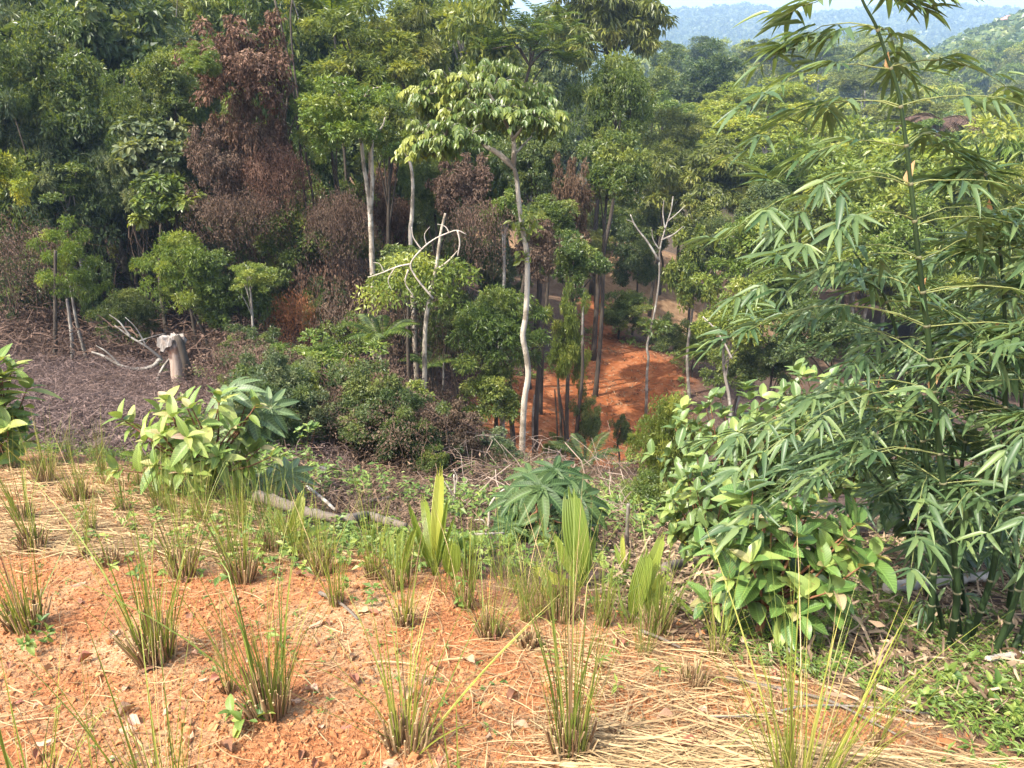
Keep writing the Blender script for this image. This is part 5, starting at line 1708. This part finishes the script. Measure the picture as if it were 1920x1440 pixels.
CLP = {'wide': (44, .48, .54, .066, 70, .13), 'dense': (48, .28, .78, .060, 80, .15), 'tall': (42, .24, .90, .050, 60, .13), 'fan': (34, .56, .68, .060, 60, .12),
       'thin': (15, .22, .64, .022, 18, .06), 'low': (16, .45, .24, .045, 70, .09), 'spiky': (32, .27, .68, .040, 44, .09), 'lush': (80, .46, .84, .075, 40, .08)}
CL = {kd: [clump_meshes(10 * q + k_, max(6, int(v[0] * f_)), v[1] * (1.1 if k_ else 1), v[2] * (1, .82, .92)[k_], v[3] * (1, .8, 1.15)[k_], v[4], v[5] * (1, .8, 1.2)[k_]) for k_, f_ in enumerate((1.25, .7, 1.0))]
      for q, (kd, v) in enumerate(CLP.items())}
GRASS = [  # label, px, py of the base, kind, scale
    ('wide grass clump with weeds round its foot at the left edge', 52, 1178, 'wide', 1.0),
    ('thick grass clump with straw-brown cut base, left foreground', 292, 1238, 'dense', 1.05),
    ('tall dense grass clump right of the thick brown-based one', 508, 1335, 'dense', 1.0),
    ('fanned grass clump low in the middle foreground', 762, 1398, 'fan', 1.0),
    ('tall upright grass clump right of the fanned clump', 1068, 1418, 'tall', 1.0),
    ('tall lush grass clump in front of the glossy shrub at bottom right', 1500, 1500, 'lush', 1.0),
    ('thin green shoot standing left of the tall dense clump', 430, 1298, 'thin', .75),
    ('small grass clump with dark cut base at left below the second row', 63, 1030, 'dense', .95),
    ('grass clump at the left edge above the dark-based one', 42, 975, 'spiky', .9),
    ('short cut clump beside the curled brown leaf, left', 205, 1060, 'low', .9),
    ('slim grass clump left of the short cut clump', 158, 1045, 'thin', 1.0),
    ('dark green clump in the second row left', 148, 938, 'dense', .75),
    ('small tan-based clump between the left rows', 172, 1000, 'spiky', .7),
    ('grass clump right of the second row dark clump', 232, 960, 'spiky', .85),
    ('upright grass clump left of the ribbed shrub stem', 345, 1080, 'tall', .9),
    ('grass clump right of the ribbed shrub stem', 455, 1090, 'dense', .85),
    ('grass clump under the ribbed shrub', 425, 1042, 'spiky', .9),
    ('grass clump with tan stubble below the grey log', 603, 1075, 'dense', .72),
    ('grass clump with broad stubble right of the pale stick', 632, 1135, 'spiky', .8),
    ('slender dark grass clump at the middle of the slope', 758, 1172, 'spiky', 1.0),
    ('grass clump in the middle row left of the curled dead leaf', 872, 1140, 'spiky', .8),
    ('pair-like grass clump beside the red dead leaf in the middle', 918, 1192, 'wide', .72),
    ('low sparse clump right of the red dead leaf', 988, 1212, 'low', .95),
    ('grass clump with dark cut base under the tall rounded palm leaf', 1050, 1160, 'dense', .75),
    ('grass clump with tall split straw right of the bright palm seedling', 1232, 1185, 'dense', .75),
    ('grass clump at the foot of the glossy shrub', 1345, 1235, 'tall', .7),
    ('grass tuft behind the middle row near the cut pleated leaf', 742, 1105, 'spiky', .8),
    ('grass tuft right of the cut pleated leaf', 880, 1085, 'spiky', .75),
    ('far grass clump at the left edge near the shrub', 20, 880, 'spiky', .9),
    ('far grass clump with pale blades right of the left edge shrub', 85, 905, 'dense', .85),
    ('far grass clump left of the ribbed shrub', 300, 958, 'spiky', .9),
    ('far grass clump touching the left leaves of the ribbed shrub', 262, 915, 'spiky', .8),
    ('grass clump right under the ribbed shrub leaves', 512, 1040, 'tall', .8),
    ('grass clump by the pale palm seedling', 560, 1050, 'spiky', .9),
    ('grass tuft at the crest beside the split palm seedling', 700, 1085, 'dense', .62),
    ('yellowish grass tuft behind the glossy shrub foot', 1300, 1285, 'low', .8),
    ('grass clump right of the tall upright clump at the crest', 1130, 1172, 'spiky', .75),
    ('grass clump at the right edge of the straw heap', 1640, 1400, 'thin', 1.0),
    ('blades rising from below the frame at bottom left corner', 60, 1560, 'fan', 1.0),
    ('stiff blades rising from below the frame left of centre', 330, 1640, 'tall', .9),
    ('two tall blades rising from below the frame at centre', 865, 1660, 'thin', 1.25),
    ('blades rising from below the frame near the fanned clump', 190, 1600, 'thin', 1.1),
]
for k, (lab, x, y, kd, s_) in enumerate(GRASS):
    b = hit(x, y)
    th = thing('grass_clump', lab, 'grass clump', b, 'cut grass clumps planted on the orange slope')
    th.rotation_euler = (0, 0, RNG.uniform(0, 6.28))
    th.scale = (s_, s_, s_)
    v_ = CL[kd][0 if k < 6 else k % 3]
    obj('blades', v_[0], th)
    obj('stubble', v_[1], th)
for k in range(36):
    x, y = RNG.uniform(20, 1250), 0
    cy_ = np.interp(x, [0, 250, 420, 600, 800, 1050, 1250], [838, 880, 950, 1015, 1065, 1120, 1180])
    y = cy_ + RNG.uniform(-14, 70)
    b = hit(x, y)
    kd_ = ['spiky', 'thin', 'wide', 'tall'][k % 4]
    lab_ = f"small {dict(spiky='spiky', thin='thin', wide='spreading', tall='upright')[kd_]} grass tuft on the crest {'left of the ribbed shrub' if x < 220 else 'under the ribbed shrub' if x < 480 else 'by the grey log' if x < 700 else 'among the palm seedlings' if x < 950 else 'below the hand-leaved plant' if x < 1110 else 'left of the glossy shrub'}"
    th = thing('grass_tuft', lab_, 'grass tuft', b, 'small grass tufts along the crest')
    th.rotation_euler = (0, 0, RNG.uniform(0, 6.28))
    s_ = RNG.uniform(.5, .85)
    th.scale = (s_, s_, s_)
    obj('blades', CL[['spiky', 'thin', 'wide', 'tall'][k % 4]][k % 3][0], th)
# ---------------------------------------------------------------- loose stuff on the ground
def scatter(g, n, y0, y1, px0, px1, power=1.0):
    y = y0 + (y1 - y0) * g.random(n) ** power
    px = g.uniform(px0, px1, n)
    return (px - 960) / F * y * 1.12, y


ICO_V = []
ph = (1 + 5 ** .5) / 2
for a_, b_ in ((-1, ph), (1, ph), (-1, -ph), (1, -ph)):
    ICO_V += [(a_, b_, 0), (0, a_, b_), (b_, 0, a_)]
ICO_V = norm(np.array(ICO_V))
ICO_F = []
D_ = np.linalg.norm(ICO_V[:, None] - ICO_V[None], axis=-1)
e_ = D_[D_ > .1].min() * 1.05
for i_ in range(12):
    for j_ in range(i_ + 1, 12):
        for k_ in range(j_ + 1, 12):
            if D_[i_, j_] < e_ and D_[j_, k_] < e_ and D_[i_, k_] < e_:
                n_ = np.cross(ICO_V[j_] - ICO_V[i_], ICO_V[k_] - ICO_V[i_])
                ICO_F.append((i_, j_, k_) if n_ @ ICO_V[i_] > 0 else (i_, k_, j_))
ICO_F = np.array(ICO_F)


def crumbs():
    g = np.random.default_rng(70)
    n = 37000
    x, y = scatter(g, n, 1.35, 5.6, -120, 2060, 1.7)
    keep = g.random(n) < soil_w(x, y)
    x, y = x[keep], y[keep]
    n = len(x)
    clus = fbm(x * 3, y * 3, 33)
    s = np.clip(np.exp(g.normal(-5.4, .42, n)), .0025, .02) * (.7 + .6 * clus)
    z = ground(x, y) + s * g.uniform(-.1, .7, n)
    jit = ICO_V[None] * (1 + .35 * g.normal(size=(n, 12, 1))) * (s[:, None] * g.uniform(.7, 1.3, (n, 3)))[:, None, :]
    V = jit + np.stack([x, y, z], 1)[:, None]
    Fc = (ICO_F[None] + (np.arange(n) * 12)[:, None, None]).reshape(-1, 3)
    mb = MB()
    mb.add(V.reshape(-1, 3), Fc, np.repeat(np.clip(.2 + .6 * g.random(n) + .5 * (clus - .5), 0, 1), 12))
    m = tint_mat('soil_crumb', (.22, .080, .030), (.48, .235, .10), .95)
    tag(obj('soil_crumbs', mb.mesh('soil_crumbs', m)), 'orange crumbs of loose soil covering the slope', 'soil', kind='stuff')


crumbs()


def ribbons(g, x, y, ang, ln, wd, lift, curve, nseg=4, tilt=.12):
    """flat strips lying on the ground"""
    n = len(x)
    t_ = np.linspace(-.5, .5, nseg + 1)
    ca, sa = np.cos(ang), np.sin(ang)
    u = ln[:, None] * t_[None]
    cv = curve[:, None] * ln[:, None] * (t_[None] ** 2) * 2
    X = x[:, None] + ca[:, None] * u - sa[:, None] * cv
    Y = y[:, None] + sa[:, None] * u + ca[:, None] * cv
    Z = ground(X, Y) + lift[:, None] + (g.normal(size=n) * tilt)[:, None] * u * .35 + .004
    Z = np.maximum(Z, ground(X, Y) + .001)
    W = wd[:, None] * (1 - .6 * np.abs(t_[None] * 2) ** 3) * .5
    nx, ny = -sa[:, None] * W, ca[:, None] * W
    roll = (g.normal(size=n) * .5)[:, None] * W
    A = np.stack([X - nx, Y - ny, Z - roll], -1)
    B = np.stack([X + nx, Y + ny, Z + roll], -1)
    V = np.stack([A, B], 2).reshape(n, -1, 3)
    k = 2 * (nseg + 1)
    q = np.array([(2 * i_, 2 * i_ + 2, 2 * i_ + 3, 2 * i_ + 1) for i_ in range(nseg)])
    Fq = (q[None] + (np.arange(n) * k)[:, None, None]).reshape(-1, 4)
    return V.reshape(-1, 3), Fq, k


STRAW = tint_mat('straw', (.15, .088, .042), (.52, .37, .19), .8, .15)


def straw():
    g = np.random.default_rng(71)
    n = 10000
    x, y = scatter(g, n, 1.4, 6.5, -120, 2060, 1.2)
    keep = g.random(n) < np.clip(soil_w(x, y) + .25, 0, 1) * (.25 + 1.1 * (fbm(x * 1.1, y * 1.1, 44) > .47))
    x, y = x[keep], y[keep]
    n = len(x)
    V, Fq, k = ribbons(g, x, y, g.uniform(0, 3.14, n), g.uniform(.03, .22, n), g.uniform(.0012, .0042, n), g.uniform(0, .018, n), g.normal(0, .12, n))
    mb = MB()
    mb.add(V, Fq, np.repeat(g.random(n), k))
    tag(obj('loose_straw', mb.mesh('loose_straw', STRAW)), 'loose dry straw strewn over the orange slope', 'straw', kind='stuff')
    # far left straw layer between the clumps
    n = 3800
    px = g.uniform(-100, 620, n)
    py = g.uniform(865, 1050, n)
    y = 1.6 / np.maximum(np.tan(PITCH + np.arctan((py - 720) / F)) - .2, .08)
    x = (px - 960) / F * y * 1.05
    keep = soil_w(x, y) > .25
    x, y = x[keep], y[keep]
    n = len(x)
    V, Fq, k = ribbons(g, x, y, g.normal(0, .8, n), g.uniform(.08, .35, n), g.uniform(.003, .007, n), g.uniform(0, .03, n), g.normal(0, .1, n))
    mb = MB()
    mb.add(V, Fq, np.repeat(g.random(n), k))
    tag(obj('straw_layer', mb.mesh('straw_layer', STRAW)), 'pale straw layer between the grass clumps at left', 'straw', kind='stuff')
    # heap of long straw at the bottom right
    n = 1500
    px = g.uniform(1060, 1960, n)
    py = 1392 + (g.random(n) ** .8) * 100 + .02 * (px - 1300) * (px > 1300) - 25 * (px < 1200) + g.normal(0, 9, n)
    P = np.array([raydir(a_, b_) for a_, b_ in zip(px, py)])
    t_ = 1.6 / (-P[:, 2] - .2 * P[:, 1])
    x, y = P[:, 0] * t_, P[:, 1] * t_
    V, Fq, k = ribbons(g, x, y, g.normal(-.12, .4, n), .05 + .5 * g.random(n) ** 1.6, .0015 + .006 * g.random(n) ** 1.5, g.random(n) ** 1.5 * .05, g.normal(0, .10, n), 5, .2)
    mb = MB()
    mb.add(V, Fq, np.repeat(np.clip(.35 + .65 * g.random(n), 0, 1), k))
    tag(obj('straw_heap', mb.mesh('straw_heap', STRAW)), 'heap of long pale straw laid across the bottom right corner', 'straw', kind='stuff')
    # crossing straws on the slope right of centre
    n = 520
    px = g.uniform(1020, 1480, n)
    py = g.uniform(1190, 1400, n)
    P = np.array([raydir(a_, b_) for a_, b_ in zip(px, py)])
    t_ = 1.6 / (-P[:, 2] - .2 * P[:, 1])
    x, y = P[:, 0] * t_, P[:, 1] * t_
    V, Fq, k = ribbons(g, x, y, g.normal(-.1, .7, n), g.uniform(.08, .38, n), g.uniform(.0018, .005, n), g.random(n) * .03, g.normal(0, .1, n), 5, .2)
    mb = MB()
    mb.add(V, Fq, np.repeat(np.clip(.2 + .8 * g.random(n), 0, 1), k))
    tag(obj('scattered_straw', mb.mesh('scattered_straw', STRAW)), 'crossing straws scattered below the right shrub', 'straw', kind='stuff')


straw()


def brush(name, label, n, sampler, ln, hgt, ca, cb, seed, leafy=0, leaf_s=.05, dens=None, wd=.006):
    """mat of dry vines and twigs heaped on the ground"""
    g = np.random.default_rng(seed)
    x, y = sampler(g, n)
    if dens is not None:
        k_ = g.random(n) < dens(x, y)
        x, y = x[k_], y[k_]
    n = len(x)
    z = ground(x, y)
    hh = hgt * g.random(n) ** 1.6 * (.4 + 1.2 * fbm(x * .6, y * .6, seed)) * (.2 + .8 * sstep(4.5, 11, y))
    a_ = g.uniform(0, 6.28, n)
    l_ = ln * g.uniform(.4, 1.3, n)
    d = np.stack([np.cos(a_), np.sin(a_), g.normal(0, .35, n)], 1)
    t_ = np.linspace(-.5, .5, 5)
    arch = g.uniform(-.1, .5, n) * l_
    P = np.stack([x, y, z + hh], 1)[:, None] + d[:, None] * (l_[:, None] * t_)[..., None]
    P[..., 2] -= (arch[:, None] * t_ ** 2 * 2)
    P += g.normal(size=P.shape) * .05 * l_[:, None, None]
    P[..., 2] = np.maximum(P[..., 2], ground(P[..., 0], P[..., 1]) + .005)
    sd = norm(np.cross(d, g.normal(size=(n, 3))))
    w_ = wd * g.uniform(.5, 1.4, n)
    V = np.stack([P - sd[:, None] * w_[:, None, None], P + sd[:, None] * w_[:, None, None]], 2).reshape(n, -1, 3)
    q = np.array([(2 * i_, 2 * i_ + 2, 2 * i_ + 3, 2 * i_ + 1) for i_ in range(4)])
    Fq = (q[None] + (np.arange(n) * 10)[:, None, None]).reshape(-1, 4)
    mb = MB()
    mb.add(V.reshape(-1, 3), Fq, np.repeat(g.random(n), 10))
    if leafy:
        ii = g.integers(0, n, leafy)
        Q = P[ii, g.integers(0, 5, leafy)] + g.normal(size=(leafy, 3)) * .03
        mb.inst(T_LEAF, Q, g.normal(size=(leafy, 3)), norm(g.normal(size=(leafy, 3)) + np.array([0, 0, 1])), leaf_s * g.uniform(.5, 1.4, leafy), g.random(leafy), .3)
    return tag(obj(name, mb.mesh(name, tint_mat(name + '_dry', ca, cb, .9, .1))), label, 'brush', kind='stuff')


def px_samp(px0, px1, Y0, Y1, pw=1.0):
    def f(g, n):
        y = Y0 + (Y1 - Y0) * g.random(n) ** pw
        return (g.uniform(px0, px1, n) - 960) / F * y * 1.06, y
    return f


out_red = lambda x, y: np.clip(1 - 1.6 * red_w(x, y), 0, 1) * np.clip(1 - soil_w(x, y) * 1.3, 0, 1)
brush('dry_vine_mat', 'mat of dry purple-brown vines covering the flat ground at left', 23000, px_samp(-200, 640, 6.5, 20), .34, .30, (.055, .036, .030), (.22, .155, .13), 80, 16000, .055, out_red, .0032)
brush('dry_brush', 'tangle of dry brown twigs in the ravine at centre', 15000, px_samp(520, 1260, 5.0, 17, .8), .34, .38, (.052, .034, .024), (.26, .175, .115), 81, 16000, .055, out_red, .003)
brush('leaf_litter', 'brown leaf litter and vines under the trees of the wood', 9000, px_samp(-200, 1000, 16, 34), 1.0, .9, (.05, .032, .024), (.17, .11, .08), 82, 14000, .13, out_red, .01)
brush('dead_twigs', 'thin pale dead twigs standing below the red clearing', 420, px_samp(820, 1220, 6.5, 13), .9, .7, (.12, .08, .06), (.36, .28, .22), 83, 0, .05, out_red, .004)
brush('right_litter', 'brown litter of sheaths and twigs under the bamboo', 7500, px_samp(1150, 2700, 2.3, 9, 1.2), .3, .06, (.10, .06, .035), (.46, .34, .22), 84, 4000, .06, out_red, .005)
brush('track_litter', 'scattered twigs on the red earth of the clearing', 900, px_samp(880, 1320, 20, 36), .5, .03, (.12, .06, .03), (.40, .26, .15), 85, 5000, .11)


def cover(name, label, n, sampler, size, hgt, leaf, mat, seed, dens=None, k=6):
    """low leafy ground cover: rosettes of small leaves on short stems"""
    g = np.random.default_rng(seed)
    x, y = sampler(g, n)
    if dens is not None:
        q = g.random(n) < dens(x, y)
        x, y = x[q], y[q]
    n = len(x)
    h = hgt * g.uniform(.2, 1.2, n)
    o = np.stack([x, y, ground(x, y) + h], 1)
    li = np.repeat(np.arange(n), k)
    a_ = g.uniform(0, 6.28, len(li))
    X = np.stack([np.cos(a_), np.sin(a_), g.uniform(-.5, .5, len(li))], 1)
    U = norm(np.array([0, 0, 1.0]) + .4 * g.normal(size=(len(li), 3)))
    mb = MB()
    P = o[li] - np.array([0, 0, 1]) * (h[li] * .5 * g.random(len(li)))[:, None]
    mb.inst(leaf, P, X, U, size * g.uniform(.5, 1.3, len(li)), g.random(len(li)), g.random(n)[li])
    return tag(obj(name, mb.mesh(name, mat)), label, 'ground cover', kind='stuff')


patch = lambda s, th, sd: (lambda x, y: (fbm(x * s, y * s, sd) > th) * 1.0)
pc = hit(690, 1040)
cover('creeping_weeds', 'creeping leafy weeds at the crest beside the grey log', 500, lambda g, n: (pc[0] + g.normal(0, .75, n), pc[1] + .25 + g.normal(0, .38, n)), .045, .10, T_WIDE, LF['weed'], 90)
cover('right_weeds', 'low green weeds and grass under the bamboo at lower right', 9000, px_samp(1380, 2700, 1.75, 5.5), .035, .07, T_LANCE, LF['weed'], 91, lambda x, y: np.clip(1.15 - soil_w(x, y) * 1.5, 0, 1) * (.15 + .85 * (fbm(x * 1.8, y * 1.8, 92) > .46)))
cover('crest_weeds', 'fine green weeds along the crest of the slope', 1500, lambda g, n: (lambda x: (x, np.interp(x, CREST[:, 0], CREST[:, 1]) + g.normal(.25, .45, n)))(g.uniform(-5.5, 2.2, n)), .04, .09, T_LANCE, LF['weed'], 93, patch(1.2, .44, 94), 7)
cover('ravine_weeds', 'green weeds scattered in the dry brush of the ravine', 4200, px_samp(300, 1250, 5.5, 16), .075, .30, T_LEAF, LF['weed'], 95, lambda x, y: (fbm(x * .7, y * .7, 96) > .50) * out_red(x, y))
cover('clearing_weeds', 'green weeds along the borders of the red clearing', 3000, px_samp(850, 1340, 19, 44), .16, .3, T_LEAF, LF['weed'], 99, lambda x, y: ((red_w(x, y) > .12) & (red_w(x, y) < .8) & (fbm(x * .8, y * .8, 12) > .45)) * 1.0)
cover('soil_weeds', 'tiny green seedlings on the orange soil', 330, px_samp(-100, 1700, 1.5, 4.5), .022, .02, T_LEAF, LF['weed'], 97, lambda x, y: soil_w(x, y) * (fbm(x * 2, y * 2, 98) > .45))

# broadleaf weeds one can tell apart
for k, (lab, x, y, r, n, sz) in enumerate([
    ('leafy weed with pale centre at the lower right below the bamboo', 1835, 1275, 60, 8, .07),
    ('leafy weed right of the tall lush grass at the bottom', 1740, 1320, 40, 7, .045),
    ('leafy weed at the right edge of the photo, bottom', 1905, 1330, 45, 6, .05),
    ('small four-leaved seedling left of the fanned grass clump', 462, 1350, 40, 4, .07),
    ('small seedling at the foot of the wide left grass clump', 65, 1195, 45, 6, .05),
    ('sapling sprig with pale leaves right of the ribbed shrub', 580, 820, 26, 6, .10),
    ('green weed at the foot of the cut grey trunk', 632, 905, 30, 6, .09),
    ('leafy weed beside the split palm seedling', 880, 1030, 38, 8, .07),
]):
    b = hit(x, y + r * .4)
    if k == 5:
        b = g_at(575, 7.5, 880)
        c, R = px_ell(x, y, r, r, 7.5)
    else:
        c = b + np.array([0, 0, .35 * r * np.linalg.norm(b - CAM) / F])
        R = np.array([1, 1, .5]) * r * .7 * np.linalg.norm(b - CAM) / F
    shrub('broadleaf_weed', lab, b, c, R, n, ME_OVAL, None, sz, 2, LF['weed'], None, droop=.2, seed=20 + k, stem_r=.003, cat='weed', zlow=0)

# fallen leaves
DL = [leaf_mat('fallen_leaf_brown', (.16, .075, .04), (.30, .16, .09), (.4, .26, .17), .3, rough=.75, trans=.1, spec=.15, veins=.25, vary=.5),
      leaf_mat('fallen_leaf_grey', (.30, .19, .11), (.46, .32, .20), (.5, .38, .27), .3, rough=.8, trans=.05, spec=.1, veins=.25, vary=.4)]
ME_DL = [MB().inst(leaf_grid(9, 4, lambda t_: .23 * max(math.sin(math.pi * t_ ** .9), 0) ** .8 + .003, f_, dr, .008, 6, wave=.08), [(0, 0, 0)], [(1, 0, 0)], [(0, 0, 1)], 1, .5, .3).mesh('fallen_leaf', DL[0], True) for f_, dr in ((.6, .2), (-.35, -.25), (1.0, -.1), (.15, .3))]
LEAVES = [
    ('large tan dead leaf curled at the right end of the slope', 1300, 1275, .10, 0), ('reddish curled dead leaf in the middle of the slope', 928, 1205, .085, 0),
    ('brown dead leaf with rolled edge right of the middle clumps', 1052, 1170, .10, 0), ('cupped pale dead leaf on the soil right of centre', 890, 1250, .07, 1),
    ('pale triangular dead leaf in the left foreground', 245, 1350, .07, 1), ('brown ribbed dead leaf beside the short cut clump', 185, 1058, .11, 0),
    ('dark folded dead leaf below the thick brown-based clump', 260, 1265, .08, 0), ('reddish dead leaf left of the grey log end', 555, 1080, .12, 0),
    ('grey-brown dead leaf at the left of the fanned clump', 668, 1358, .10, 0), ('brown dead leaf below the right shrub', 1455, 1300, .12, 0),
    ('dead leaf lying right of the fanned clump base', 820, 1418, .07, 0), ('brown leaf at the bottom right on the straw', 1150, 1385, .08, 0),
    ('light grey dead leaf on the soil at left', 230, 1300, .06, 1), ('curled brown leaf under the bright palm seedling', 1160, 1205, .08, 0),
    ('pale leaf scrap near the bottom left corner', 70, 1400, .06, 1), ('brown leaf near the pale stick', 690, 1150, .07, 0),
]
g = np.random.default_rng(99)
for k in range(110):
    if k < len(LEAVES):
        lab, x, y, s_, mi = LEAVES[k]
        grp = None
    else:
        x, y = g.uniform(-20, 1900), g.uniform(1080, 1450)
        s_, mi = g.uniform(.025, .075), int(g.random() < .45)
        lab, grp = f"small {('brown', 'tan')[mi]} dead leaf on the {'upper' if y < 1230 else 'lower'} slope {'near the left edge' if x < 230 else 'left of the tall dense clump' if x < 500 else 'left of the fanned clump' if x < 740 else 'right of the fanned clump' if x < 1040 else 'in the straw below the glossy shrub' if x < 1450 else 'in the weeds at the right'}", 'small dead leaves on the slope'
    b = hit(x, y)
    b[2] += .012
    o = obj('fallen_leaf', ME_DL[int(g.integers(4))], None, None, DL[mi])
    a_ = g.uniform(0, 6.28)
    place(o, b, np.array([math.cos(a_), math.sin(a_), g.normal() * .12 - .1]), norm(np.array([0, 0, 1.0]) + .25 * g.normal(size=3)), s_)
    tag(o, lab, 'leaf', grp)

# ---------------------------------------------------------------- the haze in the air
m = bpy.data.materials.new('haze_air')
m.use_nodes = True
t = m.node_tree
t.nodes.remove(t.nodes['Principled BSDF'])
pv = N(t, 'ShaderNodeVolumePrincipled')
pv.inputs['Color'].default_value = (.50, .73, 1.0, 1)
pv.inputs['Density'].default_value = 0.0006
pv.inputs['Anisotropy'].default_value = 0.1
t.links.new(pv.outputs[0], t.nodes['Material Output'].inputs['Volume'])
V, Fb = box(-2600, 2600, -60, 3400, float(GZ.min()) - 1, float(GZ.max()) + 30)
o = obj('haze', MB().add(V, Fb).mesh('haze', m))
tag(o, 'thin blue haze in the air over the valley', 'haze', kind='stuff')
if __name__ == '__main__':
    tri = sum(len(p_.vertices) - 2 for me_ in [] for p_ in me_.polygons)
    tot = 0
    for me_ in bpy.data.meshes:
        tot += len(me_.loops) - 2 * len(me_.polygons)
    print('triangles', tot)
